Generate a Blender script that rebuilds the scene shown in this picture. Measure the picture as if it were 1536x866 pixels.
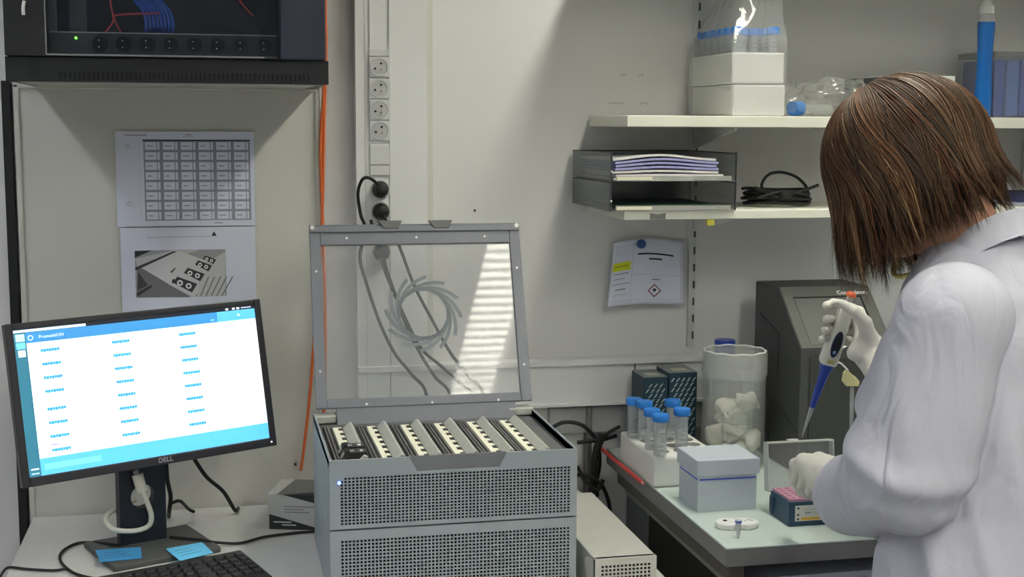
import bpy, bmesh, math, random
import numpy as np
from mathutils import Vector, Matrix, noise
random.seed(4); RNG=np.random.default_rng(7)
S=bpy.context.scene
for o in list(bpy.data.objects): bpy.data.objects.remove(o)
# ------------------------------------------------------------------ camera
F,CX,CY=2000.,768.,433.
YAW,PIT,ROL=math.radians(12.5),math.radians(7.1),math.radians(0.3)
CAM=np.array([0,-2.95,1.6])
FW=np.array([math.sin(YAW)*math.cos(PIT),math.cos(YAW)*math.cos(PIT),-math.sin(PIT)])
RT=np.array([math.cos(YAW),-math.sin(YAW),0.]);UP=np.cross(RT,FW)
RT,UP=math.cos(ROL)*RT+math.sin(ROL)*UP,-math.sin(ROL)*RT+math.cos(ROL)*UP
cd=bpy.data.cameras.new('camera');cam=bpy.data.objects.new('camera',cd);S.collection.objects.link(cam)
cam.matrix_world=Matrix(((RT[0],UP[0],-FW[0],CAM[0]),(RT[1],UP[1],-FW[1],CAM[1]),(RT[2],UP[2],-FW[2],CAM[2]),(0,0,0,1)))
cd.sensor_width=36;cd.lens=36*F/1536;cd.clip_start=.05;S.camera=cam
# world, exposure
w=bpy.data.worlds.new('world');S.world=w;w.use_nodes=True
w.node_tree.nodes['Background'].inputs[0].default_value=(.8,.85,1,1);w.node_tree.nodes['Background'].inputs[1].default_value=.15
S.view_settings.view_transform='Standard';S.view_settings.look='None';S.view_settings.exposure=0.19;S.view_settings.gamma=1
S.view_settings.use_curve_mapping=False
LAMP_COOL=(.90,.93,1.0);LAMP_WARM=(1.0,.98,.84);LAMP_STRENGTH=20.0
LAMP_ROWS=[(-1.1,LAMP_COOL,.9),(1.1,LAMP_WARM,1.95),(3.3,LAMP_COOL,.5)]
# calibration: real 3D point on a plane seen at a photo position
def ray(px,py): return FW+RT*(px-CX)/F-UP*(py-CY)/F
def at(px,py,ax,v):
    d=ray(px,py);return Vector(CAM+d*(v-CAM[ax])/d[ax])
def aty(px,py,y): return at(px,py,1,y)
def atz(px,py,z): return at(px,py,2,z)
def Pz(px,py,Z): return Vector(CAM+ray(px,py)*Z)
# ------------------------------------------------------------------ materials
MATS={}
def lin(c):
    return tuple(((x/255.)/12.92 if x/255.<=.04045 else ((x/255.+.055)/1.055)**2.4) for x in c)
def mat(name,rgb,rough=.5,metal=0,spec=.5,noise_amt=0,nscale=30,bump=0,bscale=200,emit=0,alpha=1,trans=0,ior=1.45,coat=0):
    if name in MATS: return MATS[name]
    m=bpy.data.materials.new(name);m.use_nodes=True;nt=m.node_tree;b=nt.nodes['Principled BSDF']
    c=lin(rgb)+(1,)
    b.inputs['Base Color'].default_value=c;b.inputs['Roughness'].default_value=rough;b.inputs['Metallic'].default_value=metal
    b.inputs['Specular IOR Level'].default_value=spec;b.inputs['Alpha'].default_value=alpha;b.inputs['IOR'].default_value=ior
    b.inputs['Transmission Weight'].default_value=trans;b.inputs['Coat Weight'].default_value=coat
    if emit: b.inputs['Emission Color'].default_value=c;b.inputs['Emission Strength'].default_value=emit
    tc=nt.nodes.new('ShaderNodeTexCoord')
    if noise_amt:
        n=nt.nodes.new('ShaderNodeTexNoise');n.inputs['Scale'].default_value=nscale;n.inputs['Detail'].default_value=5
        nt.links.new(tc.outputs['Object'],n.inputs['Vector'])
        r=nt.nodes.new('ShaderNodeMapRange');r.inputs['To Min'].default_value=1-noise_amt;r.inputs['To Max'].default_value=1+noise_amt
        r.inputs['From Min'].default_value=.3;r.inputs['From Max'].default_value=.7
        nt.links.new(n.outputs['Fac'],r.inputs['Value'])
        x=nt.nodes.new('ShaderNodeVectorMath');x.operation='SCALE';x.inputs[0].default_value=c[:3]
        nt.links.new(r.outputs['Result'],x.inputs['Scale']);nt.links.new(x.outputs[0],b.inputs['Base Color'])
    if bump:
        n=nt.nodes.new('ShaderNodeTexNoise');n.inputs['Scale'].default_value=bscale;n.inputs['Detail'].default_value=3
        nt.links.new(tc.outputs['Object'],n.inputs['Vector'])
        bp=nt.nodes.new('ShaderNodeBump');bp.inputs['Strength'].default_value=bump;bp.inputs['Distance'].default_value=.002
        nt.links.new(n.outputs['Fac'],bp.inputs['Height']);nt.links.new(bp.outputs[0],b.inputs['Normal'])
    MATS[name]=m;return m
def film(name,rgb,op,gloss=.06,gr=.08,fres=1.3):
    # thin clear plastic: see-through sheet with a haze of its own and a glossy surface
    if name in MATS: return MATS[name]
    m=bpy.data.materials.new(name);m.use_nodes=True;nt=m.node_tree;nt.nodes.clear()
    out=nt.nodes.new('ShaderNodeOutputMaterial');t=nt.nodes.new('ShaderNodeBsdfTransparent');d=nt.nodes.new('ShaderNodeBsdfDiffuse')
    d.inputs[0].default_value=lin(rgb)+(1,);g=nt.nodes.new('ShaderNodeBsdfGlossy');g.inputs['Roughness'].default_value=gr
    m1=nt.nodes.new('ShaderNodeMixShader');m1.inputs[0].default_value=op
    nt.links.new(t.outputs[0],m1.inputs[1]);nt.links.new(d.outputs[0],m1.inputs[2])
    fr=nt.nodes.new('ShaderNodeLayerWeight');fr.inputs[0].default_value=.25
    mr=nt.nodes.new('ShaderNodeMapRange');mr.inputs['To Min'].default_value=gloss;mr.inputs['To Max'].default_value=min(1,gloss*4+.1)
    nt.links.new(fr.outputs['Fresnel'],mr.inputs['Value'])
    m2=nt.nodes.new('ShaderNodeMixShader');nt.links.new(mr.outputs[0],m2.inputs[0]);nt.links.new(m1.outputs[0],m2.inputs[1]);nt.links.new(g.outputs[0],m2.inputs[2])
    nt.links.new(m2.outputs[0],out.inputs[0]);MATS[name]=m;return m
wallm=mat('wall_paint',(222,221,220),.75,noise_amt=.015,nscale=3,bump=.05,bscale=90)
panelm=mat('panel_paint',(205,204,197),.6,noise_amt=.02,nscale=4)
ductm=mat('duct_plastic',(232,232,232),.4,noise_amt=.01,nscale=8)
black=mat('black_plastic',(26,27,29),.45,bump=.05,bscale=400)
blackm=mat('black_steel',(30,32,36),.38,noise_amt=.1,nscale=12)
bluegrey=mat('door_steel',(44,49,66),.35,noise_amt=.08,nscale=15)
rubber=mat('black_rubber',(24,24,24),.55)
seqg=mat('sequencer_grey',(150,159,166),.42,metal=.25,noise_amt=.03,nscale=20)
seqd=mat('sequencer_dark_grey',(110,112,118),.45,noise_amt=.04,nscale=20)
seqtop=mat('sequencer_top_grey',(92,93,94),.5,noise_amt=.05,nscale=20)
dark=mat('dark_void',(14,16,18),.8)
white=mat('white_plastic',(226,226,224),.35)
cream=mat('cream_strip',(238,236,214),.5)
paper=mat('paper',(212,215,232),.8,noise_amt=.01,nscale=10)
ink=mat('ink_grey',(138,140,156),.8);inkd=mat('ink_dark',(50,50,54),.8);inkl=mat('ink_light',(168,170,180),.8)
shelfm=mat('shelf_laminate',(226,226,212),.45,noise_amt=.015,nscale=12)
tablem=mat('table_laminate',(196,196,192),.4,noise_amt=.03,nscale=25)
benchm=mat('bench_top',(190,203,198),.28,noise_amt=.03,nscale=20)
benche=mat('bench_edge',(122,121,122),.5,noise_amt=.05,nscale=20)
steel=mat('steel',(160,160,160),.35,metal=.8)
styro=mat('styrofoam',(226,226,222),.85,bump=.25,bscale=350,noise_amt=.02,nscale=120)
capblue=mat('cap_blue',(40,120,205),.4);capdark=mat('cap_dark_blue',(30,66,170),.35)
clearp=film('clear_plastic',(205,210,210),.22,.06)
cleart=film('clear_tube',(220,226,228),.28,.04)
bagm=film('bag_film',(230,232,232),.12,.05,.10)
frost=film('frosted_plastic',(222,230,238),.62,.02,.3)
glassm=film('acrylic_glass',(190,194,198),.15,.008,.03)
smoke=film('smoked_plastic',(134,140,142),.40,.035,.12)
instr=mat('instrument_dark',(66,67,66),.5,noise_amt=.05,nscale=20)
instr2=mat('instrument_slope',(84,85,82),.5,noise_amt=.05,nscale=20)
orange=mat('orange_cable',(214,106,52),.5);redc=mat('red_plastic',(205,62,60),.4);bluec=mat('blue_cable',(40,92,190),.45)
glove=mat('glove_latex',(205,203,196),.5,bump=.15,bscale=120)
# ------------------------------------------------------------------ mesh builder
def spline(pts,n=8):
    P=[Vector(p) for p in pts]
    if len(P)<3: return P
    out=[]
    for i in range(len(P)-1):
        a=P[max(i-1,0)];b=P[i];c=P[i+1];d=P[min(i+2,len(P)-1)]
        for k in range(n):
            t=k/n;out.append(.5*((2*b)+(c-a)*t+(2*a-5*b+4*c-d)*t*t+(3*b-a-3*c+d)*t**3))
    out.append(P[-1]);return out
class MB:
    def __init__(s): s.v=[];s.f=[];s.mi=[];s.mats=[];s.M=Matrix.Identity(4)
    def _m(s,m):
        if m not in s.mats: s.mats.append(m)
        return s.mats.index(m)
    def add(s,vs,fs,m):
        k=len(s.v);s.v+= [s.M@Vector(v) for v in vs];i=s._m(m)
        for f in fs: s.f.append([k+j for j in f]);s.mi.append(i)
        return s
    def box(s,x0,x1,y0,y1,z0,z1,m):
        v=[(x,y,z) for x in(x0,x1) for y in(y0,y1) for z in(z0,z1)]
        return s.add(v,[(0,1,3,2),(4,6,7,5),(0,4,5,1),(2,3,7,6),(0,2,6,4),(1,5,7,3)],m)
    def cyl(s,p0,p1,r0,r1,m,n=20,caps=True):
        p0=Vector(p0);p1=Vector(p1);ax=(p1-p0).normalized();a=ax.orthogonal().normalized();b=ax.cross(a)
        v=[];
        for p,r in((p0,r0),(p1,r1)):
            for k in range(n):
                t=2*math.pi*k/n;v.append(p+a*math.cos(t)*r+b*math.sin(t)*r)
        f=[(k,(k+1)%n,n+(k+1)%n,n+k) for k in range(n)]
        if caps: f+=[tuple(reversed(range(n))),tuple(range(n,2*n))]
        return s.add(v,f,m)
    def tube(s,pts,r,m,n=8,sm=8):
        P=spline(pts,sm) if sm else [Vector(p) for p in pts]
        up=None;v=[];N=len(P)
        for i,p in enumerate(P):
            t=(P[min(i+1,N-1)]-P[max(i-1,0)])
            if t.length<1e-9: t=Vector((0,0,1))
            t.normalize()
            if up is None: up=t.orthogonal().normalized()
            up=(up-t*up.dot(t))
            if up.length<1e-6: up=t.orthogonal()
            up.normalize();b=t.cross(up)
            rr=r(i/(N-1)) if callable(r) else r
            for k in range(n):
                a=2*math.pi*k/n;v.append(p+up*math.cos(a)*rr+b*math.sin(a)*rr)
        f=[(i*n+k,i*n+(k+1)%n,(i+1)*n+(k+1)%n,(i+1)*n+k) for i in range(N-1) for k in range(n)]
        f+=[tuple(reversed(range(n))),tuple(range((N-1)*n,N*n))]
        return s.add(v,f,m)
    def lathe(s,prof,c,m,n=32,capb=True,capt=True):
        c=Vector(c);v=[]
        for r,z in prof:
            for k in range(n):
                a=2*math.pi*k/n;v.append(c+Vector((r*math.cos(a),r*math.sin(a),z)))
        L=len(prof);f=[(i*n+k,i*n+(k+1)%n,(i+1)*n+(k+1)%n,(i+1)*n+k) for i in range(L-1) for k in range(n)]
        if capb: f.append(tuple(reversed(range(n))))
        if capt: f.append(tuple(range((L-1)*n,L*n)))
        return s.add(v,f,m)
    def prism(s,poly,axis,a,b,m):
        def P(q,t): return {0:(t,q[0],q[1]),1:(q[0],t,q[1]),2:(q[0],q[1],t)}[axis]
        n=len(poly);v=[P(q,a) for q in poly]+[P(q,b) for q in poly]
        f=[tuple(range(n)),tuple(reversed(range(n,2*n)))]+[(k,n+k,n+(k+1)%n,(k+1)%n) for k in range(n)]
        return s.add(v,f,m)
    def ball(s,c,r,m,n=16):
        c=Vector(c);r=(r,r,r) if not hasattr(r,'__len__') else r
        prof=[(math.sin(math.pi*i/n),-math.cos(math.pi*i/n)) for i in range(n+1)];v=[];k2=n*2
        for a,z in prof:
            for k in range(k2):
                t=2*math.pi*k/k2;v.append(c+Vector((a*math.cos(t)*r[0],a*math.sin(t)*r[1],z*r[2])))
        return s.add(v,[(i*k2+k,i*k2+(k+1)%k2,(i+1)*k2+(k+1)%k2,(i+1)*k2+k) for i in range(n) for k in range(k2)],m)
    def text(s,body,size,m,ext=.0002,bold=False):
        c=bpy.data.curves.new('t','FONT');c.body=body;c.size=size;c.extrude=ext;c.align_x='CENTER';c.align_y='CENTER'
        if bold: c.offset=size*.02
        c.resolution_u=2
        o=bpy.data.objects.new('t',c);S.collection.objects.link(o);me=o.to_mesh()
        vs=[v.co.copy() for v in me.vertices];fs=[tuple(p.vertices) for p in me.polygons];o.to_mesh_clear()
        bpy.data.objects.remove(o);bpy.data.curves.remove(c);return s.add(vs,fs,m)
    def build(s,name,parent=None,bevel=0,smooth=None,world=False,seg=2,sub=0,fixn=True):
        me=bpy.data.meshes.new(name);me.from_pydata([tuple(v) for v in s.v],[],s.f)
        for m in s.mats: me.materials.append(m)
        me.polygons.foreach_set('material_index',s.mi)
        if fixn:
            bm=bmesh.new();bm.from_mesh(me);bmesh.ops.recalc_face_normals(bm,faces=bm.faces);bm.to_mesh(me);bm.free()
        me.update()
        o=bpy.data.objects.new(name,me);S.collection.objects.link(o)
        if smooth is not None:
            me.polygons.foreach_set('use_smooth',[True]*len(me.polygons))
            if smooth<180: me.set_sharp_from_angle(angle=math.radians(smooth))
        if parent is not None:
            o.parent=parent
            if world: o.matrix_parent_inverse=MW[parent.name].inverted()
        if bevel:
            b=o.modifiers.new('bevel','BEVEL');b.width=bevel;b.segments=seg;b.limit_method='ANGLE';b.angle_limit=math.radians(40);b.harden_normals=False
        MW[o.name]=(MW[parent.name] if parent and not world else Matrix.Identity(4))
        return o
MW={}
def thing(name,label,cat,loc=(0,0,0),rz=0,group=None,rot=None):
    o=bpy.data.objects.new(name,None);S.collection.objects.link(o);o.empty_display_size=.05
    o.location=loc;o.rotation_euler=rot if rot else (0,0,rz)
    MW[o.name]=Matrix.Translation(Vector(loc))@(o.rotation_euler.to_matrix().to_4x4())
    o['label']=label;o['category']=cat
    if group:o['group']=group
    return o
def tag(o,label,cat,group=None,kind=None):
    o['label']=label;o['category']=cat
    if group:o['group']=group
    if kind:o['kind']=kind
    return o
def struct(o,label=None):
    o['kind']='structure'
    if label:o['label']=label
    return o
def dup(root,loc=None,rz=None,label=None):
    r=root.copy();S.collection.objects.link(r)
    if loc is not None:r.location=loc
    if rz is not None:r.rotation_euler=(0,0,rz)
    if label:r['label']=label
    for ch in list(root.children):
        c=ch.copy();S.collection.objects.link(c);c.parent=r
        for g in ch.children:
            d=g.copy();S.collection.objects.link(d);d.parent=c
    return r
# ------------------------------------------------------------------ signed-distance surfaces (for the person)
def nets(fn,lo,hi,h):
    ax=[np.arange(lo[i],hi[i]+h,h) for i in range(3)]
    X,Y,Z=np.meshgrid(*ax,indexing='ij');Fv=fn(X,Y,Z).astype(np.float32)
    nx,ny,nz=Fv.shape;ins=Fv<0
    c=[(a,b,d) for a in(0,1) for b in(0,1) for d in(0,1)]
    def sl(A,o): return A[o[0]:nx-1+o[0],o[1]:ny-1+o[1],o[2]:nz-1+o[2]]
    cnt=sum(sl(ins,o).astype(np.int8) for o in c);mask=(cnt>0)&(cnt<8)
    ii,jj,kk=np.nonzero(mask);n=len(ii);acc=np.zeros((n,3));num=np.zeros(n)
    for a in c:
        for ax_ in range(3):
            if a[ax_]==0:
                b=list(a);b[ax_]=1
                fa=Fv[ii+a[0],jj+a[1],kk+a[2]];fb=Fv[ii+b[0],jj+b[1],kk+b[2]];cr=(fa<0)!=(fb<0)
                t=np.where(cr,fa/np.where(cr,fa-fb,1),0);p=np.tile(np.array(a,float),(n,1));p[:,ax_]=t
                acc+=p*cr[:,None];num+=cr
    pos=acc/num[:,None]+np.stack([ii,jj,kk],1);pos=pos*h+np.array([ax[0][0],ax[1][0],ax[2][0]])
    idx=-np.ones(mask.shape,int);idx[mask]=np.arange(n);faces=[]
    for a in range(3):
        b,c2=(a+1)%3,(a+2)%3
        s0=[slice(None)]*3;s1=[slice(None)]*3
        s0[a]=slice(0,-1);s1[a]=slice(1,None)
        e=ins[tuple(s0)]!=ins[tuple(s1)];I=np.stack(np.nonzero(e),1)
        ok=(I[:,b]>0)&(I[:,c2]>0)&(I[:,b]<Fv.shape[b]-1)&(I[:,c2]<Fv.shape[c2]-1);I=I[ok]
        fl=ins[tuple(s0)][I[:,0],I[:,1],I[:,2]]
        def g(db,dc):
            J=I.copy();J[:,b]-=db;J[:,c2]-=dc;return idx[J[:,0],J[:,1],J[:,2]]
        q=np.stack([g(1,1),g(0,1),g(0,0),g(1,0)],1);q[~fl]=q[~fl][:,::-1];faces.append(q)
    f=np.concatenate(faces);f=f[(f>=0).all(1)];return pos,f
def mesh_np(name,parts,mats,parent=None,smooth=True,world=True):
    V=[];Fc=[];mi=[];k=0
    for pos,f,m in parts: V.append(pos);Fc.append(f+k);mi+= [m]*len(f);k+=len(pos)
    V=np.concatenate(V);Fc=np.concatenate(Fc);me=bpy.data.meshes.new(name)
    me.vertices.add(len(V));me.vertices.foreach_set('co',V.ravel())
    q=Fc.shape[1];me.loops.add(Fc.size);me.loops.foreach_set('vertex_index',Fc.ravel());me.polygons.add(len(Fc))
    me.polygons.foreach_set('loop_start',np.arange(len(Fc))*q);me.polygons.foreach_set('loop_total',np.full(len(Fc),q))
    for m in mats: me.materials.append(m)
    me.polygons.foreach_set('material_index',mi);me.update(calc_edges=True);me.validate()
    if smooth: me.polygons.foreach_set('use_smooth',[True]*len(me.polygons))
    o=bpy.data.objects.new(name,me);S.collection.objects.link(o)
    if parent is not None:
        o.parent=parent
        if world:o.matrix_parent_inverse=MW[parent.name].inverted()
    return o
def smin(a,b,k):
    h=np.clip(.5+.5*(b-a)/k,0,1);return b*(1-h)+a*h-k*h*(1-h)
def cone(X,Y,Z,a,b,r0,r1):
    a=np.array(a,float);b=np.array(b,float);ba=b-a;px,py,pz=X-a[0],Y-a[1],Z-a[2]
    h=np.clip((px*ba[0]+py*ba[1]+pz*ba[2])/(ba@ba),0,1)
    return np.sqrt((px-ba[0]*h)**2+(py-ba[1]*h)**2+(pz-ba[2]*h)**2)-(r0+(r1-r0)*h),h
def ell(X,Y,Z,c,B,r):
    # B rows: local axes
    px,py,pz=X-c[0],Y-c[1],Z-c[2];q=[(px*B[i][0]+py*B[i][1]+pz*B[i][2])/r[i] for i in range(3)]
    k=np.sqrt(q[0]**2+q[1]**2+q[2]**2);return (k-1)*min(r)
def chain(X,Y,Z,P,Rr,k=.004):
    d=None
    for i in range(len(P)-1):
        e,_=cone(X,Y,Z,P[i],P[i+1],Rr[i],Rr[i+1]);d=e if d is None else smin(d,e,k)
    return d
PI=math.pi
# ================================================================== THE ROOM
X0,X1,Y0,ZC=-2.6,4.4,-9.0,2.72
def room(name,b,m,lab):
    o=MB().box(*b,m).build(name);return struct(o,lab)
room('wall_back',(X0,X1,0,.12,0,ZC),wallm,'pale grey painted wall behind the tables')
room('wall_left',(X0-.12,X0,Y0,.12,0,ZC),wallm,'pale side wall left')
room('wall_right',(X1,X1+.12,Y0,.12,0,ZC),wallm,'pale side wall right')
room('wall_front',(X0-.12,X1+.12,Y0-.12,Y0,0,ZC),wallm,'pale wall behind the viewer')
room('floor',(X0,X1,Y0,0,-.1,0),mat('floor_vinyl',(128,130,128),.4,noise_amt=.06,nscale=5),'grey vinyl floor')
room('ceiling',(X0,X1,Y0,0,ZC,ZC+.1),mat('ceiling_tile',(220,220,216),.8),'white ceiling')
# ceiling luminaires: tubes above louvre blades, rows running away from the wall
lum=0
for lx,col,st in LAMP_ROWS:
    em=bpy.data.materials.new('lamp_tube');em.use_nodes=True;b=em.node_tree.nodes['Principled BSDF']
    b.inputs['Base Color'].default_value=(.9,.9,.9,1);b.inputs['Emission Color'].default_value=col+(1,);b.inputs['Emission Strength'].default_value=LAMP_STRENGTH*st
    for i,(y1,y0) in enumerate(((-.3,-1.3),(-2.0,-3.5),(-3.6,-5.1),(-5.2,-6.7))):
        rown={-1.1:'left',1.1:'middle',3.3:'right'}[lx];on=('nearest the wall','second from the wall','third from the wall','farthest from the wall')[i]
        t=thing('ceiling_lamp','louvred ceiling lamp of the '+rown+' row, '+on,'ceiling lamp',(lx,(y0+y1)/2,ZC),group='ceiling lamps')
        L=(y1-y0)/2
        h=MB();h.box(-.11,-.10,-L,L,-.06,0,white).box(.10,.11,-L,L,-.06,0,white).box(-.11,.11,-L,-L+.01,-.06,0,white).box(-.11,.11,L-.01,L,-.06,0,white)
        h.build('housing',t)
        MB().box(-.095,.095,-L+.012,L-.012,-.02,-.01,em).build('lamp_tubes',t)
        q=MB()
        for k in range(24):
            yy=-L+.04+k*(2*L-.08)/23;q.box(-.099,.099,yy-.002,yy+.002,-.040,-.024,white)
        q.build('louvre',t)
# vertical white duct with socket outlets
yd=-.04
dx0=aty(533,100,yd).x;dx1=aty(640,100,yd).x
d=MB();d.box(dx0,dx1,yd,0,.0,ZC,ductm)
d.box(dx1,dx1+.018,-.012,0,0,ZC,panelm)
zs=aty(568,72,yd).z;zb=aty(568,210,yd).z
sx0=aty(553,100,yd).x;sx1=aty(584,100,yd).x
d.box(sx0+.001,sx0+.0025,yd-.002,yd,zs,ZC,mat('seam',(168,168,168),.6)).box(sx1-.002,sx1,yd-.002,yd,.9,ZC,mat('seam',(168,168,168),.6))
d.box(dx0+.02,dx0+.0205,yd-.001,yd,.0,ZC,mat('seam',(168,168,168),.6))
struct(d.build('trim_1',bevel=.004),'white vertical cable duct on the wall')
# horizontal ducts
zt=aty(790,541,-.03).z;z2=aty(790,608,-.03).z
d=MB();d.box(dx0,2.6,-.045,0,zt-.014,zt,ductm).box(dx1,2.6,-.035,0,z2,zt-.014,ductm)
xs=aty(951,570,-.035).x;d.box(xs,xs+.003,-.037,-.03,z2,zt-.014,mat('seam2',(110,110,112),.6)).box(dx1,2.6,-.042,0,z2-.006,z2+.002,ductm)
struct(d.build('trim_2',bevel=.003),'white horizontal cable duct along the wall')
d=MB();zq=aty(820,660,-.02).z
d.box(.74,2.6,-.02,0,z2-.075,z2-.012,mat('lower_duct',(176,177,178),.5));xx=aty(879,640,-.02).x;d.box(xx,xx+.012,-.03,0,.3,z2-.01,mat('rib',(120,120,120),.6))
struct(d.build('trim_3',bevel=.003),'grey lower duct and upright under the white duct')
# wall panel under the rack, black upright left of it
pz1=aty(250,128,-.012).z;px0=aty(26,300,-.012).x;px1=aty(482,300,-.012).x
p=MB();p.box(px0,px1,-.012,0,.72,pz1,panelm)
for a,b_,c_,d_ in ((px0,px0+.012,.72,pz1),(px1-.012,px1,.72,pz1)): p.box(a,b_,-.018,-.012,c_,d_,panelm)
p.box(px0,px1,-.018,-.012,pz1-.01,pz1,panelm)
struct(p.build('trim_4',bevel=.003),'beige wall panel with raised rim below the black cabinet')
px_=aty(8,300,-.02).x;pxe=aty(22,300,-.02).x
o=MB().box(px_,pxe,-.02,0,.0,1.68,black).build('trim_5',bevel=.002);struct(o,'black vertical strip running down the wall at the left edge')
# tiny wall screw holes and smudges
for n,(u,v) in enumerate(((712,316),(443,697))):
    c=aty(u,v,-.013 if u<480 else 0);o=MB().cyl(c+Vector((0,-.001,0)),c,.003,.003,mat('hole',(60,60,60),.8),n=10).build('wall_screw')
    tag(o,['small dark screw dot on the bare wall above the open lid','small dark screw in the beige panel above the small carton'][n],'screw')
# shelf rails
slot=mat('rail_slot',(70,72,70),.8);railm=mat('rail_white',(205,206,204),.45)
for n,(cx,z0) in enumerate(((1.0835,1.076),(1.945,1.07))):
    r=MB().box(cx-.008,cx+.008,-.012,0,z0,2.6,railm)
    z=z0+.02
    while z<2.55: r.box(cx-.0025+.004,cx+.0025+.004,-.0125,-.0115,z,z+.018,slot);z+=.04
    r=r.build('shelf_rail');tag(r,['slotted white shelf rail beside the hanging hazard notice','slotted white shelf rail by the right edge behind the blue bottle'][n],'shelf rail')
# shelves
def shelf(zt,th,x0,label,y0=-.3):
    t=thing('wall_shelf',label,'shelf',(x0,0,zt))
    MB().box(0,2.4,y0,-.013,-th,0,shelfm).build('board',t,bevel=.0015)
    for bx in (1.0835-x0,1.945-x0):
        MB().prism([(-.013,-th-.05),(-.013,-th),(y0+.04,-th),(y0+.04,-th-.006)],0,bx-.003,bx+.003,railm).build('bracket',t)
    return t
shelf(1.616,.0235,.829,'upper white wall shelf holding the tube boxes and blue bottle')
shelf(1.4185,.0185,.826,'lower white wall shelf holding the letter trays')
shelf(1.955,.0235,.80,'highest white wall shelf above the blue bottle')
# tape marks on the lower shelf edge
q=MB();c=aty(987,325,-.301)
q.prism([(-.017,-.006),(.017,-.007),(.017,.006),(0,.003),(-.017,.006)],1,-.301,-.3002,mat('tape_grey',(120,120,118),.6));
for i,v in enumerate(q.v): q.v[i]=v+Vector((c.x,0,c.z+.001))
tag(q.build('tape_strip'),'torn grey tape strip on the lower shelf edge','tape')
c=aty(1066,334,-.296);q=MB().box(c.x-.008,c.x+.008,-.298,-.290,c.z-.006,1.399,mat('tape_yellow',(214,205,80),.6));tag(q.build('tape_tab'),'small yellow tape tab under the lower shelf','tape')
# ================================================================== RACK CABINET (upper left)
rx0=aty(8,60,-.4).x;rx1=aty(489,60,-.4).x;rz0=aty(250,124,-.4).z;rzd=aty(250,88,-.4).z;rztop=2.35
t=thing('network_cabinet','black wall-mounted network cabinet with glass door above the wall panel','cabinet',(rx0,0,rz0));w_=rx1-rx0;hh=rztop-rz0
b=MB();b.box(0,.004,-.38,0,.02,hh,blackm).box(w_-.004,w_,-.38,0,.02,hh,blackm).box(0,w_,-.38,0,hh-.004,hh,blackm).box(0,w_,-.005,-.002,.02,hh,blackm)
b.box(0,w_,-.40,0,.012,.02,blackm).build('shell',t)
b=MB();b.box(-.002,w_+.004,-.40,-.02,0,.012,blackm).box(-.002,w_+.004,-.402,-.38,0,rzd-rz0,blackm)
for k in range(60):
    xx=.09+k*.0082
    if xx<w_-.03: b.box(xx,xx+.003,-.4035,-.402,.004,.018,dark)
b.build('base_plinth',t,bevel=.0015)
gx0=aty(70,50,-.4).x-rx0;gx1=aty(420,50,-.4).x-rx0;gz0=aty(250,85,-.4).z-rz0;zd=rzd-rz0+.001
b=MB();b.box(0,gx0,-.415,-.385,zd,hh-.01,black).box(gx0,gx1,-.415,-.385,zd,gz0,black).box(gx0,gx1,-.415,-.385,hh-.1,hh-.01,black)
door=b.build('door',t,bevel=.002)
MB().box(gx1,w_-.002,-.418,-.385,zd,hh-.01,bluegrey).build('door_side_panel',t,bevel=.003)
MB().box(gx0,gx1,-.404,-.400,gz0,hh-.1,film('door_glass',(70,78,98),.10,.02,.03)).build('door_glass',t)
b=MB()
for z in(gz0,): b.box(gx0,gx1-.03,-.4165,-.415,z-.001,z+.0015,steel)
b.box(gx0-.001,gx0+.001,-.4165,-.415,gz0,hh-.1,steel).build('glass_edge_trim',t)
c=aty(35,12,-.416);MB().tube([(c.x-rx0,-.417,c.z-rz0-.012),(c.x-rx0,-.419,c.z-rz0),(c.x-rx0+.002,-.417,c.z-rz0+.012)],.003,white,n=8).build('latch_reflection',t)  # reflection on the door handle, put in as a small white piece
b=MB();b.box(gx0-.03,gx0+.012,-.36,-.34,.02,hh,mat('rack_rail',(72,76,84),.4)).box(gx1,gx1+.03,-.36,-.34,.02,hh,mat('rack_rail',(72,76,84),.4))
b.box(gx0+.03,gx0+.06,-.30,-.29,.02,hh,mat('rack_rail',(72,76,84),.4));b.build('mounting_rail',t)
b=MB().box(.02,w_-.02,-.38,-.01,-.001,.0,mat('cabinet_underside',(168,168,160),.5));b.build('underside_plate',t)
# power strip inside
za=aty(250,84,-.37).z;zb_=aty(250,50,-.37).z;ux0=aty(75,66,-.37).x;ux1=aty(415,66,-.37).x
t=thing('power_strip','black rack power strip with round sockets and a green light inside the cabinet','power strip',(ux0,-.35,za));L=ux1-ux0;H_=zb_-za
b=MB().box(0,L,-.02,.05,.0,H_,mat('pdu_black',(36,39,50),.4)).box(0,L,-.0215,-.019,H_-.002,H_,steel).box(0,L,-.0215,-.019,0,.0015,steel);b.build('body',t)
c=aty(114,57,-.371);MB().cyl((c.x-ux0,-.024,c.z-za),(c.x-ux0,-.02,c.z-za),.0022,.0022,mat('led_green',(90,255,60),.4,emit=6),n=12).build('status_light',t)
for k in range(8):
    cx=aty(150+k*35.3,66,-.371).x-ux0;cz=H_*.5
    b=MB().lathe([(.0165,0),(.0165,.002),(.014,.002),(.0135,-.006)],(0,0,0),mat('socket_black',(24,25,30),.4),n=24,capt=True)
    for i,v in enumerate(b.v): b.v[i]=Vector((cx+v.x,-.02-v.z,cz+v.y))
    for dx,dz in((-.006,.006),(-.006,-.006)):
        b.cyl((cx+dx+.004,-.0215,cz+dz),(cx+dx+.004,-.02,cz+dz),.0012,.0012,white,n=8)
    b.build('socket',t,smooth=40)
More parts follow.
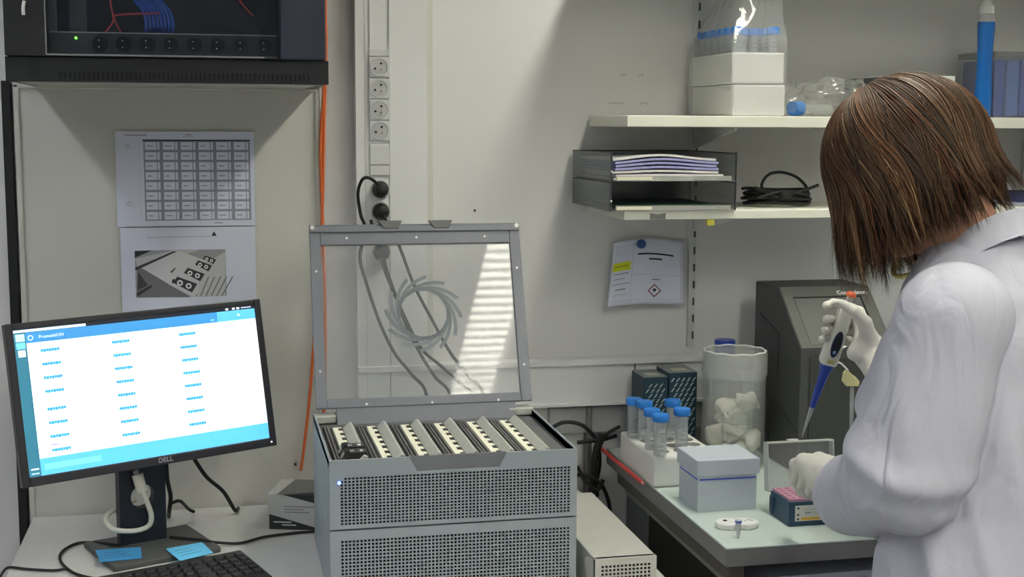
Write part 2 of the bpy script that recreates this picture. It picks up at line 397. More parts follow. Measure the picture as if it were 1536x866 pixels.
# cables in the rack
for k in range(8):
    r=random.random;x=aty(232+k*3.5,20,-.30).x;z=zb_
    pts=[(x-.08+.0028*k,-.20,z+.30),(x-.05+.0028*k,-.25,z+.10),(x-.022+.0028*k,-.29,z+.045),(x-.016+.0028*k,-.305,z+.016),(x-.022+.0028*k,-.29,z+.004)]
    o=MB().tube(pts,.0027,bluec).build('patch_cable',smooth=180);tag(o,'blue patch cable in the bundle behind the cabinet glass','cable',group='blue patch cables in the cabinet')
for k,(pl) in enumerate(([(158,48),(170,30),(166,0),(176,-30)],[(182,50),(172,28),(180,22),(240,20)],[(350,-20),(362,4),(380,24)])):
    pts=[aty(u,v,-.3) for u,v in pl];o=MB().tube(pts,.0016,redc).build('thin_red_cable',smooth=180)
    tag(o,['thin red cable rising straight up left inside the cabinet','thin red cable bending right inside the cabinet','short thin red cable hanging top right inside the cabinet'][k],'cable')
# orange cables down the wall
for k,pl in enumerate(([(488,-420),(488,-20),(489,60),(488,124),(486,200),(484,300),(480,400),(472,500),(464,600),(455,680),(451,706)],[(486,-420),(486,-20),(487,70),(486,130),(481,220),(484,330),(487,430),(488,520),(486,620)])):
    pts=[aty(u,v,-.025) for u,v in pl];o=MB().tube(pts,.0034,orange).build('orange_cable',smooth=180)
    tag(o,['orange cable sweeping down the wall left of the machine','orange cable hanging straight and ending behind the machine'][k],'cable')
# ================================================================== SOCKETS and PLUGS
def socket_at(u,v,label):
    c=aty(u,v,yd);t=thing('wall_socket',label,'wall socket',(c.x,yd,c.z))
    MB().box(-.0215,.0215,-.006,0,-.0215,.0215,mat('socket_plate',(218,218,217),.35)).build('face_plate',t,bevel=.0012)
    b=MB().lathe([(.0195,.0),(.0195,.0015),(.0175,.0015),(.0165,-.004)],(0,0,0),mat('socket_recess',(196,196,196),.35),n=32)
    for i,v_ in enumerate(b.v): b.v[i]=Vector((v_.x,-.0065-v_.z,v_.y))
    b.build('round_recess',t,smooth=40)
    b=MB()
    for dx,dz in((.0045,.008),(-.0085,-.003)): b.cyl((dx,-.0088,dz),(dx,-.004,dz),.0024,.0024,dark,n=12)
    b.build('pin_hole',t)
    MB().cyl((.005,-.010,-.005),(.005,-.004,-.005),.002,.002,steel,n=12).build('earth_pin',t)
    return t
for k,(u,v) in enumerate(((568,101),(568,133),(568.5,165),(569,196))):
    socket_at(u,v,['topmost white round wall socket','second white round wall socket from the top','third white round wall socket from the top','lowest open white wall socket above the blank cover'][k]+' in the vertical duct')
c=aty(569,232,yd);o=MB().box(c.x-.021,c.x+.021,yd-.005,yd,c.z-.022,c.z+.022,mat('socket_plate',(218,218,217),.35)).box(c.x-.021,c.x+.021,yd-.006,yd,c.z-.045,c.z-.024,mat('socket_plate',(218,218,217),.35)).build('blank_cover',bevel=.0015)
tag(o,'blank white cover plate between the open sockets and black plugs','cover plate')
c=aty(568,79,yd);o=MB().box(c.x-.0215,c.x+.0215,yd-.005,yd,c.z-.008,c.z+.008,mat('socket_plate',(218,218,217),.35)).build('end_cover',bevel=.0015)
tag(o,'small white end cover above the topmost wall socket','cover plate')
def plug(u,v,label,cord,r=.0185,out=.035):
    c=aty(u,v,yd);t=thing('power_plug',label,'power plug',(c.x,yd,c.z))
    b=MB().lathe([(.0215,0),(.0215,.004),(.0215,.005)],(0,0,0),mat('socket_plate',(218,218,217),.35),n=28)
    b.lathe([(r,.004),(r,.012),(r*.92,.02),(r*.7,out),(r*.3,out+.004)],(0,0,0),rubber,n=28)
    for i,v_ in enumerate(b.v): b.v[i]=Vector((v_.x,-v_.z,v_.y))
    b.build('plug_body',t,smooth=40)
    MB().tube(cord,.0036,rubber).build('cord',t,smooth=180,world=True)
    return t
P=aty
c1=P(570,284,yd);plug(570,284,'upper black power plug with cord arching to the left',[c1+Vector((-.004,-.03,.008)),P(556,268,-.09),P(544,269,-.09),P(537,290,-.07),P(541,322,-.065),P(548,345,-.07),P(540,385,-.075),P(548,420,-.08),P(568,480,-.09),P(592,530,-.12),P(616,560,-.13),P(640,600,-.13),(.40,-.1,.85)])
c2=P(571,317,yd);plug(571,317,'lower black power plug just above the open lid',[c2+Vector((.002,-.036,-.006)),P(579,330,-.085),P(592,352,-.08),P(603,380,-.075),P(622,430,-.075),P(648,480,-.08),P(676,530,-.10),P(700,562,-.12),P(725,600,-.13),(.5,-.1,.85)])
c3=P(572,378,yd);plug(572,378,'lowest black power plug seen through the clear lid',[c3+Vector((.002,-.030,-.008)),P(580,405,-.085),P(592,440,-.085),P(606,480,-.09),P(630,530,-.105),P(652,565,-.12),P(675,600,-.13),(.45,-.1,.85)],out=.03)
c4=P(560,345,yd)
o=MB().tube([P(556,330,-.06),P(575,400,-.07),P(600,460,-.08),P(630,520,-.10),P(660,548,-.11),P(690,575,-.12),P(712,605,-.13),(.48,-.08,.84)],.0034,rubber).build('power_cable',smooth=180)
tag(o,'black cord crossing behind the ring emblem of the clear lid','cable')
# ================================================================== PAPERS
def paper_thing(name,label,x0,x1,z0,z1,y,curl=0,rot=0):
    t=thing(name,label,'paper',((x0+x1)/2,y,(z0+z1)/2),rot=(0,rot,0));return t,(x1-x0),(z1-z0)
a=aty(172,197,-.02);b_=aty(386,338,-.02)
t,W,H2=paper_thing('paper_sheet','printed sheet with a large grid table taped to the beige panel',a.x,b_.x-.004,b_.z,a.z,-.0205)
m=MB().box(-W/2,W/2,0,.0004,-H2/2,H2/2,paper)
gx0,gx1,gz1,gz0_=-W/2+.2*W,W/2-.03*W,H2/2-.1*H2,-H2/2+.06*H2
cw=(gx1-gx0)/6;chh=(gz1-gz0_)/8;m.box(gx0,gx1,-.0003,0,gz0_,gz1,ink)
m.box(gx0-.002,gx1,-.0004,0,gz1,gz1+.003,inkd)
for i in range(6):
    for j in range(8):
        x=gx0+i*cw;z=gz0_+j*chh
        m.box(x+.003,x+cw*.72,-.0006,-.0003,z+.0025,z+chh-.0025,paper).box(x+cw*.77,x+cw-.004,-.0006,-.0003,z+.0025,z+chh-.0025,paper)
        m.box(x+.007,x+cw*.5+random.uniform(-.003,.003),-.0007,-.0006,z+chh*.45,z+chh*.55,ink)
m.box(-W/2+.02,-W/2+.065,-.0003,0,H2/2-.009,H2/2-.007,ink).box(0,.014,-.0003,0,H2/2-.008,H2/2-.006,ink).box(-.004,.018,-.0003,0,H2/2-.0115,H2/2-.0105,ink)
for z in (.35,-.25): m.box(-W/2+.02,-W/2+.03,-.0003,0,z*H2,z*H2+.0015,ink).box(-W/2+.018,-W/2+.033,-.0003,0,z*H2-.005,z*H2-.004,ink)
for k in range(12): m.box(-W/2+.048,-W/2+.0485,-.0003,0,-H2*.42+k*.014,-H2*.42+k*.014+.012,inkl)
m.box(W*.2,W*.26,-.0003,0,-H2/2+.005,-H2/2+.007,ink);m.build('sheet',t)
a=aty(180,342,-.02);b_=aty(388,480,-.02)
t,W,H2=paper_thing('paper_sheet','printed sheet with a grey photo of black dials, partly behind the monitor',a.x,b_.x-.004,b_.z,a.z,-.0205)
m=MB().box(-W/2,W/2,0,.0004,-H2/2,H2/2,paper);m.build('sheet',t)
m=MB()
def gp(u,v): # photo picture coordinates on this sheet
    q=aty(u,v,-.0205);return (q.x-t.location.x,q.z-t.location.z)
def lay(poly,k,mt): m.prism([gp(*q) for q in poly],1,-.0003-.0001*k,0,mt)
g=lambda v:mat('print_grey_%d'%v,(v,v,v+4),.8)
lay([(202,376),(338,374),(340,444),(204,447)],0,g(150))
lay([(202,377),(228,376),(202,387)],1,g(50));lay([(203,388),(260,376),(300,375),(206,402)],1,g(182))
lay([(206,402),(262,374),(338,402),(290,446)],2,g(196));lay([(206,402),(214,403),(286,446),(206,446)],3,g(112))
lay([(202,402),(260,377),(266,377),(204,406)],4,g(60));lay([(207,408),(222,428),(206,436)],4,g(70));lay([(205,440),(226,428),(229,430),(206,445)],5,g(60))
lay([(300,400),(338,378),(338,444),(296,446)],3,g(188))
for k in range(5): lay([(300+k*8,444),(312+k*9,415),(314+k*9,415),(302+k*8,444)],5,g(120))
for cx,cz,s in((277,427,1),(291,412,.85),(305,399,.7),(314,390,.55)):
    lay([(cx-18*s,cz-3*s),(cx-11*s,cz-12*s),(cx+19*s,cz-1*s),(cx+11*s,cz+12*s)],6,g(58))
    for d_ in(-7,6):
        x_,z_=gp(cx+d_*s,cz+(.35*d_)*s)
        for rr,mt,kk in((.0062*s,g(225),9),(.0030*s,g(70),10)):
            m.cyl((x_,-.0003-.0001*kk,z_),(x_,0,z_),rr,rr,mt,n=20)
lay([(255,408),(262,402),(264,402),(258,410)],6,g(90));lay([(258,420),(262,418),(262,424),(258,426)],6,g(60))
lay([(317,354),(321,347),(325,354)],1,inkd);lay([(220,356),(316,354),(316,355),(220,357)],1,inkl)
m.build('printed_photo',t)
# hazard notice, curled
c=aty(968,410,-.006);t=thing('paper_sheet','curled hazard notice with yellow highlight pinned under the lower shelf','paper',(c.x,-.004,c.z))
def np_(u,v):
    q=aty(u,v,-.03);return q.x-t.location.x,q.z-t.location.z
TL,TR,BR,BL=(922,366),(1028,362),(1027,457),(908,460)
def surf(s,v,off=0):
    x0,z0=np_(TL[0]+(BL[0]-TL[0])*v,TL[1]+(BL[1]-TL[1])*v);x1,z1=np_(TR[0]+(BR[0]-TR[0])*v,TR[1]+(BR[1]-TR[1])*v)
    z=z0+(z1-z0)*s+.010*math.sin(PI*min(1,s*1.15))*(1-.55*v)
    y=-.012-.030*(1-s)**2*(.3+.7*v)-.012*v*s
    return (x0+(x1-x0)*s,y-off,z)
def patch(m_,s0,s1,v0,v1,mt,off,n=12):
    vs=[surf(s0+(s1-s0)*i/n,v0+(v1-v0)*j/n,off) for i in range(n+1) for j in range(n+1)]
    m_.add(vs,[(i*(n+1)+j,(i+1)*(n+1)+j,(i+1)*(n+1)+j+1,i*(n+1)+j+1) for i in range(n) for j in range(n)],mt)
m=MB();patch(m,0,1,0,1,paper,0,20);o=m.build('sheet',t,smooth=180,fixn=False);md=o.modifiers.new('s','SOLIDIFY');md.thickness=.0003
m=MB();hl=mat('highlighter_yellow',(205,214,40),.7)
patch(m,.02,.27,.33,.46,hl,.0006,6)
for s0,s1,v0,v1,mt in((.29,.293,.06,.93,ink),(.29,.95,.55,.553,ink),(.04,.95,.93,.934,inkl),(.95,.953,.06,.93,ink),(.04,.95,.08,.083,inkl),
    (.36,.86,.225,.25,inkd),(.52,.70,.305,.33,inkd),(.04,.25,.50,.515,ink),(.05,.2,.58,.592,ink),(.03,.27,.66,.672,ink),(.08,.22,.74,.76,ink),(.04,.26,.83,.838,inkl),
    (.50,.74,.59,.594,inkl),(.50,.74,.67,.674,inkl),(.57,.68,.62,.64,ink),(.05,.24,.38,.40,mat('highlighter_dark',(150,160,30),.7)),(.04,.2,.2,.205,inkl)): patch(m,s0,s1,v0,v1,mt,.0008,4)
def dia(cx,cv,r,mt,off):
    m.add([surf(cx-r,cv,off),surf(cx,cv-r*1.15,off),surf(cx+r,cv,off),surf(cx,cv+r*1.15,off)],[(0,1,2,3)],mt)
dia(.61,.80,.09,mat('hazard_red',(130,70,66),.7),.001);dia(.61,.80,.07,paper,.0012);dia(.61,.79,.028,inkd,.0014)
m.build('printing',t,fixn=False)
c=aty(962,366,-.03);o=MB().cyl((c.x,c.y-.004,c.z),(c.x,c.y+.002,c.z),.0105,.0105,mat('magnet_blue',(40,74,128),.4),n=28).cyl((c.x,c.y+.002,c.z),(c.x,0,c.z),.001,.001,steel,n=8).build('round_pin',bevel=.001)
tag(o,'round dark blue pin holding the hazard notice','pin')
# faint hooks left on the wall above the upper shelf
for k,(u,v,w2) in enumerate(((925,155,.035),(966,155,.016),(935,112,.012),(961,113,.012))):
    c=aty(u,v,-.001);o=MB().tube([(c.x-w2/2,-.001,c.z-.004),(c.x-w2/2,-.001,c.z),(c.x+w2/2,-.001,c.z+.001),(c.x+w2/2,-.001,c.z-.003)],.0006,ink,n=6,sm=0).build('wall_scratch')
    tag(o,['long hooked scratch mark on the wall above the upper shelf end','short scratch mark low on the wall near the tube boxes','tiny scratch mark high on the wall, left one','tiny scratch mark high on the wall, right one'][k],'mark')
# ================================================================== TABLES
TZ=.755
def table(name,label,x0,x1,y0,y1,z,th,top,edge,legs=True):
    t=thing(name,label,'table',((x0+x1)/2,(y0+y1)/2,0));W=(x1-x0)/2;Dp=(y1-y0)/2
    MB().box(-W,W,-Dp,Dp,z-.004,z,top).box(-W,W,-Dp,Dp,z-th,z-.004,edge).build('tabletop',t,bevel=.0015)
    return t,W,Dp
tl=atz(47,782,TZ).x;tr=atz(990,858,TZ).x
t,W,Dp=table('work_table','grey-white table carrying the monitor and the sequencer',tl,tr,-1.15,-.022,TZ,.028,tablem,mat('table_edge',(150,150,146),.5))
for sx in(-1,1):
    for sy in(-1,1): MB().box(sx*(W-.05)-.02,sx*(W-.05)+.02,sy*(Dp-.06)-.02,sy*(Dp-.06)+.02,0,TZ-.028,steel).build('leg',t,bevel=.003)
BZ=.85;bx0=.872;byf=atz(1086,823,BZ).y
t,W,Dp=table('lab_bench','pale green-white laboratory bench in front of the person',bx0,2.7,byf,-.04,BZ,.036,benchm,benche)
rim=mat('frame_rim',(146,146,134),.5)
b=MB();x0=-W+.018
b.box(x0,x0+.03,-Dp+.03,Dp-.03,BZ-.075,BZ-.036,mat('bench_rail',(96,92,86),.6));b.build('side_rail',t,bevel=.002)
t2=thing('under_bench_cabinet','white cabinet with dark side panel below the laboratory bench','cabinet',(bx0+.05,byf+.05,0))
dd=-.06-(byf+.05);b=MB();b.box(.004,.75,.004,dd,.1,.77,mat('cabinet_white',(196,198,208),.5)).build('body',t2)
MB().box(-.004,.004,.02,dd-.16,.12,.745,mat('side_dark',(34,38,30),.6)).build('side_panel',t2)
MB().box(-.01,.006,.0,.02,.08,.775,rim).box(-.01,.006,.02,dd,.745,.775,rim).box(-.006,.006,dd-.16,dd,.1,.745,mat('cab_grey',(104,107,108),.5)).build('side_rim',t2,bevel=.002)
for k,(a_,b__) in enumerate(((.58,.76),(.36,.57),(.12,.35))):
    dr=MB().box(.01,.74,-.012,.004,a_,b__,mat('drawer_front',(200,203,212),.45)).build('drawer',t2,bevel=.002)
    MB().box(.32,.42,-.03,-.024,b__-.04,b__-.03,steel).box(.32,.326,-.024,-.012,b__-.04,b__-.03,steel).box(.414,.42,-.024,-.012,b__-.04,b__-.03,steel).build('drawer_handle',dr)
# ================================================================== SEQUENCER
SX,SY,SZ,SW,SD=.179,-.697,1.02,.442,.39;SH=SZ-TZ
t=thing('gene_sequencer','large grey sequencer with perforated front and open clear lid on the table','laboratory machine',(SX,SY,TZ))
split=SH-.124
b=MB();e=.004
for z0,z1 in((0.004,split-.0015),(split+.0015,SH)):
    b.box(0,e,.006,SD,z0,z1,seqg).box(SW-e,SW,.006,SD,z0,z1,seqg).box(0,SW,SD-e,SD,z0,z1,seqg)
b.box(.004,SW-.004,.012,SD-.004,.006,SH-.04,dark)
b.build('casing',t,bevel=.0015)
def perf(x0,x1,z0,z1,hx0,hx1,hz0,hz1,nx,nz,y,mt,th=.003,frac=.66,skip=None):
    m=MB();xs=[hx0+(hx1-hx0)*i/nx for i in range(nx+1)];zs=[hz0+(hz1-hz0)*i/nz for i in range(nz+1)]
    v=[];f=[]
    def q(a):
        k=len(v);v.extend(a);f.append((k,k+1,k+2,k+3))
    q([(x0,y,z0),(x1,y,z0),(x1,y,hz0),(x0,y,hz0)]);q([(x0,y,hz1),(x1,y,hz1),(x1,y,z1),(x0,y,z1)])
    q([(x0,y,hz0),(hx0,y,hz0),(hx0,y,hz1),(x0,y,hz1)]);q([(hx1,y,hz0),(x1,y,hz0),(x1,y,hz1),(hx1,y,hz1)])
    for i in range(nx):
        for j in range(nz):
            a0,a1,c0,c1=xs[i],xs[i+1],zs[j],zs[j+1];mx,mz=(a0+a1)/2,(c0+c1)/2;hw,hh_=(a1-a0)*frac/2,(c1-c0)*frac/2
            O=[(a0,c0),(a1,c0),(a1,c1),(a0,c1)];I=[(mx-hw,mz-hh_),(mx+hw,mz-hh_),(mx+hw,mz+hh_),(mx-hw,mz+hh_)]
            if skip and skip(i,j): q([(x,y,z) for x,z in O]);continue
            for k in range(4):
                l=(k+1)%4;q([(O[k][0],y,O[k][1]),(O[l][0],y,O[l][1]),(I[l][0],y,I[l][1]),(I[k][0],y,I[k][1])])
                q([(I[k][0],y,I[k][1]),(I[l][0],y,I[l][1]),(I[l][0],y+th,I[l][1]),(I[k][0],y+th,I[k][1])])
    for a,bb in(((x0,z0),(x1,z0)),((x1,z0),(x1,z1)),((x1,z1),(x0,z1)),((x0,z1),(x0,z0))): q([(a[0],y,a[1]),(bb[0],y,bb[1]),(bb[0],y+.012,bb[1]),(a[0],y+.012,a[1])])
    m.add(v,f,mt);return m
sk=lambda i,j:(i<1 and j>13)
zt_=SH-.026
p=perf(0,SW,split+.0015,zt_,.018,.430,SH-.116,SH-.030,62,15,0,seqg,skip=sk)
ia,ib,ic,id_=.139,.312,.153,.299
p.prism([(0,zt_),(ic,zt_),(ia,SH),(0,SH)],1,0,.006,seqg).prism([(id_,zt_),(SW,zt_),(SW,SH),(ib,SH)],1,0,.006,seqg)
p.build('upper_front_grille',t,fixn=False)
MB().prism([(ic,zt_),(id_,zt_),(ib,SH),(ia,SH)],1,.004,.010,seqd).build('handle_recess',t)
perf(0,SW,.004,split-.0015,.018,.430,.02,split-.018,62,16,0,seqg).build('lower_front_grille',t,fixn=False)
c=aty(509,725,SY-.001)-Vector((SX,SY,TZ));MB().cyl((c.x,-.0015,c.z),(c.x,0,c.z),.0026,.0026,mat('led_blue',(70,110,255),.4,emit=14),n=14).build('blue_light',t)
# top deck
b=MB();zd_=SH-.014
b.box(.004,SW-.004,.006,SD-.004,zd_-.02,zd_,seqtop).box(.002,SW-.002,.006,.010,zd_-.02,SH-.003,seqd).box(0,.004,.006,SD,zd_,SH+.001,seqg).box(SW-.004,SW,.006,SD,zd_,SH+.001,seqg)
b.box(.004,SW-.004,SD-.03,SD-.004,zd_,SH-.004,seqd)
b.build('top_deck',t,bevel=.0008)
ridge=mat('wedge_grey',(176,178,170),.45,noise_amt=.05,nscale=60);conn=mat('connector_metal',(125,125,122),.35,metal=.5)
p0=atz(501,643,SZ-.012)-Vector((SX,SY,TZ))
pitch=.0655;ys0,ys1=.016,.016+.275
for k in range(6):
    x=.012+k*pitch;b=MB()
    b.box(x,x+.060,ys0,ys1+.02,zd_,zd_+.0012,mat('slot_floor',(88,89,90),.6))
    b.box(x+.002,x+.0045,ys0,ys1+.015,zd_,zd_+.006,conn).box(x+.008,x+.010,ys0,ys1+.015,zd_,zd_+.005,conn).box(x+.0135,x+.0155,ys0,ys1+.01,zd_,zd_+.003,dark)
    for i in range(26): b.box(x+.0105,x+.0130,ys0+.004+i*.0108,ys0+.0105+i*.0108,zd_,zd_+.0035,conn)
    b.build('slot_bay',t)
    b=MB().box(x+.018,x+.034,ys0,ys1-.012,zd_+.001,zd_+.008,cream)
    for i in range(7): b.box(x+.027,x+.0355,ys0+.003+i*.0382+.004,ys0+.003+i*.0382+.019,zd_+.001,zd_+.0090,mat('slot_black',(30,30,30),.5))
    b.build('contact_strip',t)
    b=MB().prism([(x+.036,zd_+.0015),(x+.056,zd_+.0015),(x+.056,zd_+.014),(x+.051,zd_+.016)],1,ys0,ys1,ridge);b.build('clamp_ridge',t,bevel=.0008)
for k in range(2):
    x=.012+.017;y=ys0+.012+k*.042
    b=MB().box(x,x+.040,y,y+.030,zd_+.008,zd_+.020,mat('flow_cell_black',(40,40,42),.35)).box(x+.028,x+.034,y+.008,y+.018,zd_+.020,zd_+.0208,white).box(x+.008,x+.018,y+.010,y+.017,zd_+.020,zd_+.0206,mat('cell_silver',(190,190,190),.3))
    b.box(x+.002,x+.010,y+.003,y+.027,zd_+.0199,zd_+.022,dark).prism([(x-.006,zd_+.007),(x,zd_+.007),(x,zd_+.017)],1,y+.004,y+.026,conn)
    o=b.build('flow_cell',bevel=.002);o.location=(SX,SY,TZ);MW[o.name]=Matrix.Translation(o.location)
    tag(o,['black flow cell in the first slot bay, nearest the front','black flow cell in the first slot bay, the one further back'][k],'flow cell')
# lid
LW,LH,TL_=.437,.377,math.radians(20.8);hy=SD-.036;hz=SH+.014
ML=Matrix.Translation((.003,hy,hz))@Matrix.Rotation(-TL_,4,'X')   # local x along, z up the lid, -y faces the viewer
def lm(): m=MB();m.M=ML;return m
sb,tb,bb_=.022,.042,.034;frm=mat('lid_grey',(112,115,124),.45,noise_amt=.03,nscale=20)
b=lm();b.box(0,sb,-.010,0,0,LH,frm).box(LW-sb,LW,-.010,0,0,LH,frm).box(sb,LW-sb,-.010,0,LH-tb,LH,frm).box(sb,LW-sb,-.010,0,0,bb_*.55,frm)
b.box(0,LW,-.0105,0,LH-.002,LH+.001,frm).box(0,LW,-.014,-.010,LH-.016,LH-.004,frm)
lid=b.build('lid_frame',t,bevel=.003)
def sub(m,name,**k):
    return m.build(name,lid,**k)
b=lm();b.box(.040,LW-.034,-.008,-.001,-.034,.016,frm);sub(b,'hinge_flap',bevel=.002)
MB().box(0,.042,SD-.05,SD-.022,SH-.012,SH+.004,ridge).build('hinge_block',t,bevel=.003)
MB().box(SW-.052,SW,SD-.05,SD-.022,SH-.012,SH+.004,ridge).build('hinge_block',t,bevel=.003)
b=lm();b.box(sb-.003,LW-sb+.003,-.005,-.002,bb_*.5,LH-tb+.003,glassm);sub(b,'clear_window')
for x,z in((.006,LH-.006),(LW-.006,LH-.006),(.075,LH-.028),(LW/2,LH-.028),(LW-.075,LH-.028),(.011,.075),(LW-.011,.075),(.011,.28),(LW-.011,.28),(.10,.006),(LW*.53,.004),(LW*.84,.004)):
    r=.0045 if x in(.006,LW-.006) else .0024
    b=lm();b.cyl((x,-.0155 if r>.004 else -.0112,z),(x,-.009,z),r,r,white,n=14);sub(b,'screw')
for x0_,x1_ in((.14,.19),(.245,.295)):
    b=lm();b.prism([(x0_,LH+.007),(x1_,LH+.007),(x1_-.008,LH-.010),(x0_+.012,LH-.010)],1,-.016,-.008,seqtop);sub(b,'latch_pad',bevel=.001)
emb=mat('emblem_grey',(112,118,124),.5)
b=lm();cx_,cz_=LW*.515,LH*.50
for k in range(12):
    a0=k*2*PI/12+.2;L=[]
    for i in range(15):
        s=i/14;a=a0-s*1.9;r=.050+.028*s**2.3;L.append((r,a))
    vs=[]
    for i,(r,a) in enumerate(L):
        wd=.0024+.0016*(i/14)
        vs+=[(cx_+(r-wd)*math.cos(a),-.0054,cz_+(r-wd)*math.sin(a)),(cx_+(r+wd)*math.cos(a),-.0054,cz_+(r+wd)*math.sin(a)),(cx_+(r+wd)*math.cos(a),-.0051,cz_+(r+wd)*math.sin(a)),(cx_+(r-wd)*math.cos(a),-.0051,cz_+(r-wd)*math.sin(a))]
    fs=[(4*i+j,4*i+(j+1)%4,4*i+4+(j+1)%4,4*i+4+j) for i in range(14) for j in range(4)]+[(0,1,2,3),(59,58,57,56)]
    b.add(vs,fs,emb)
sub(b,'ring_emblem')
# silver power unit beside it
fr=atz(983,832,.835);fl=atz(893,840,.835)
t=thing('power_unit','silver metal box with perforated front standing right of the sequencer','power unit',(fl.x,fl.y,TZ),rz=math.atan2(fr.y-fl.y,fr.x-fl.x)*.0);W=fr.x-fl.x;H_=.08
alu=mat('silver_case',(190,190,184),.42,metal=.3,noise_amt=.03,nscale=30)
MB().box(0,W,.002,.42,.004,H_,alu).build('casing',t,bevel=.002)
MB().box(.003,W-.003,.0012,.0019,.006,H_-.003,dark).build('dark_backing',t)  # plain dark sheet set behind the grille holes
perf(0,W,.002,H_,.010,W-.010,.006,H_-.011,13,9,-.001,alu,th=.002).build('front_grille',t,fixn=False)
# ================================================================== MONITOR
k_=.908;mc=Vector((-.152*k_,-2.95+(-.057+2.95)*k_,1.6+(1.034-1.6)*k_));MWd,MH=.505,.3015
RZ=math.radians(22.53);rot=(math.radians(-10.69),math.radians(-1.38),RZ)
bdir=Vector((-math.sin(RZ),math.cos(RZ),0));rdir=Vector((math.cos(RZ),math.sin(RZ),0))
base=mc+bdir*.058;base.z=TZ
t=thing('computer_monitor','black flat computer monitor with lit screen on the table','monitor',base,rz=0)
Mr=Matrix.LocRotScale(mc-base,__import__('mathutils').Euler(rot),None)
def mm(): m=MB();m.M=Mr;return m
bez=mat('bezel',(40,40,46),.4);W2,H2=MWd/2,MH/2;bl=.0145;bt=.0115;bb=.0175
b=mm();b.box(-W2,-W2+bl,-.002,.02,-H2,H2,bez).box(W2-bl,W2,-.002,.02,-H2,H2,bez).box(-W2+bl,W2-bl,-.002,.02,H2-bt,H2,bez).box(-W2+bl,W2-bl,-.002,.02,-H2,-H2+bb,bez)
b.box(-W2+.004,W2-.004,.012,.030,-H2+.004,H2-.004,black).box(-.13,.13,.03,.045,-.10,.10,black);b.build('housing',t,bevel=.002)
def em(n,c,s=1.0): return mat(n,c,.3,emit=s)
sw0,sw1,sh0,sh1=-W2+bl,W2-bl,-H2+bb,H2-bt
def U(x):return sw0+(sw1-sw0)*x
def V(y):return sh1-(sh1-sh0)*y
b=mm();lay_=[0]
ES=.84
def R_(x0,x1,y0,y1,c,k=1): b.box(U(x0),U(x1),-.0002*k,.0,V(y1),V(y0),em('screen_%d_%d_%d'%c,c,ES))
R_(0,1,0,1,(247,254,255),1);R_(0,1,0,.026,(28,32,42),2);R_(.0,.28,.006,.024,(210,222,232),3)
R_(.0,1,.026,.10,(62,140,200),2);R_(.83,1,.026,.10,(92,184,236),3);R_(0,.045,.026,1,(52,116,138),3)
R_(.045,1,.885,1,(92,188,240),3);R_(.06,.28,.925,.965,(120,205,246),4);R_(.28,.285,.92,.965,(92,188,240),5)
R_(.006,.040,.035,.085,(190,240,250),4);R_(.006,.040,.092,.135,(120,212,244),4);R_(.010,.038,.143,.19,(206,216,222),4)
R_(.008,.038,.945,.955,(225,240,245),4);R_(.008,.038,.975,.985,(170,210,220),4)
for x in(.87,.90,.92): R_(x,x+.012,.006,.02,(240,246,250),3)
R_(.94,.985,.008,.016,(190,196,220),3);R_(.92,.93,.055,.07,(220,240,250),4);R_(.80,.815,.075,.085,(150,205,235),4)
for ci,cx in enumerate((.095,.375,.655)):
    for r_ in range(8):
        y=.155+r_*.0935+(.028 if (ci==0 and r_>3) else 0)+(.0 if ci else .0)
        if y>.86: continue
        for q in range(7): R_(cx+q*.0105,cx+q*.0105+.0096,y-.006,y+.013+.003*(q%2),(60,160,206),3)
        R_(cx+.14,cx+.19,y,y+.004,(228,240,244),3);R_(cx+.0,cx+.05,y+.03,y+.033,(232,242,246),3)
for q in range(3): R_(.095+q*.01,.103+q*.01,.80,.808,(140,120,170),3)
for r_ in range(10):
    y=.19+r_*.058;R_(.885,.889,y,y+.006,(120,150,160),3);R_(.91,.97,y,y+.004,(220,234,238),3)
b.build('screen',t)
b=mm();M0=b.M;b.M=M0@Matrix.Translation((U(.142),-.0008,V(.065)))@Matrix.Rotation(PI/2,4,'X');b.text('PromethION',.0085,em('screen_text',(235,245,250),ES),.00005)
b.M=M0@Matrix.Translation((U(.062),-.0008,V(.065)))@Matrix.Rotation(PI/2,4,'X')
b.M=M0@Matrix.Translation((U(.062),-.0008,V(.065)))
for q in range(16):
    a=q*PI/8;a2=a+PI/8;b.add([(math.cos(x)*r,-.0001*0,math.sin(x)*r) for x,r in((a,.0035),(a2,.0035),(a2,.005),(a,.005))],[(0,1,2,3)],em('screen_text',(235,245,250),ES))
b.build('screen_title',t,fixn=False)
b=mm();b.M=Mr@Matrix.Translation((.018,-.0024,-H2+bb*.5))@Matrix.Rotation(PI/2,4,'X');b.text('DELL',.013,mat('logo_silver',(150,150,156),.4),.0002,bold=True);b.build('brand_logo',t,fixn=False)
b=mm();b.cyl((W2-.012,-.0032,-H2+.009),(W2-.012,-.002,-H2+.009),.0016,.0016,em('power_light',(235,245,255),2),n=10);b.build('power_light',t)
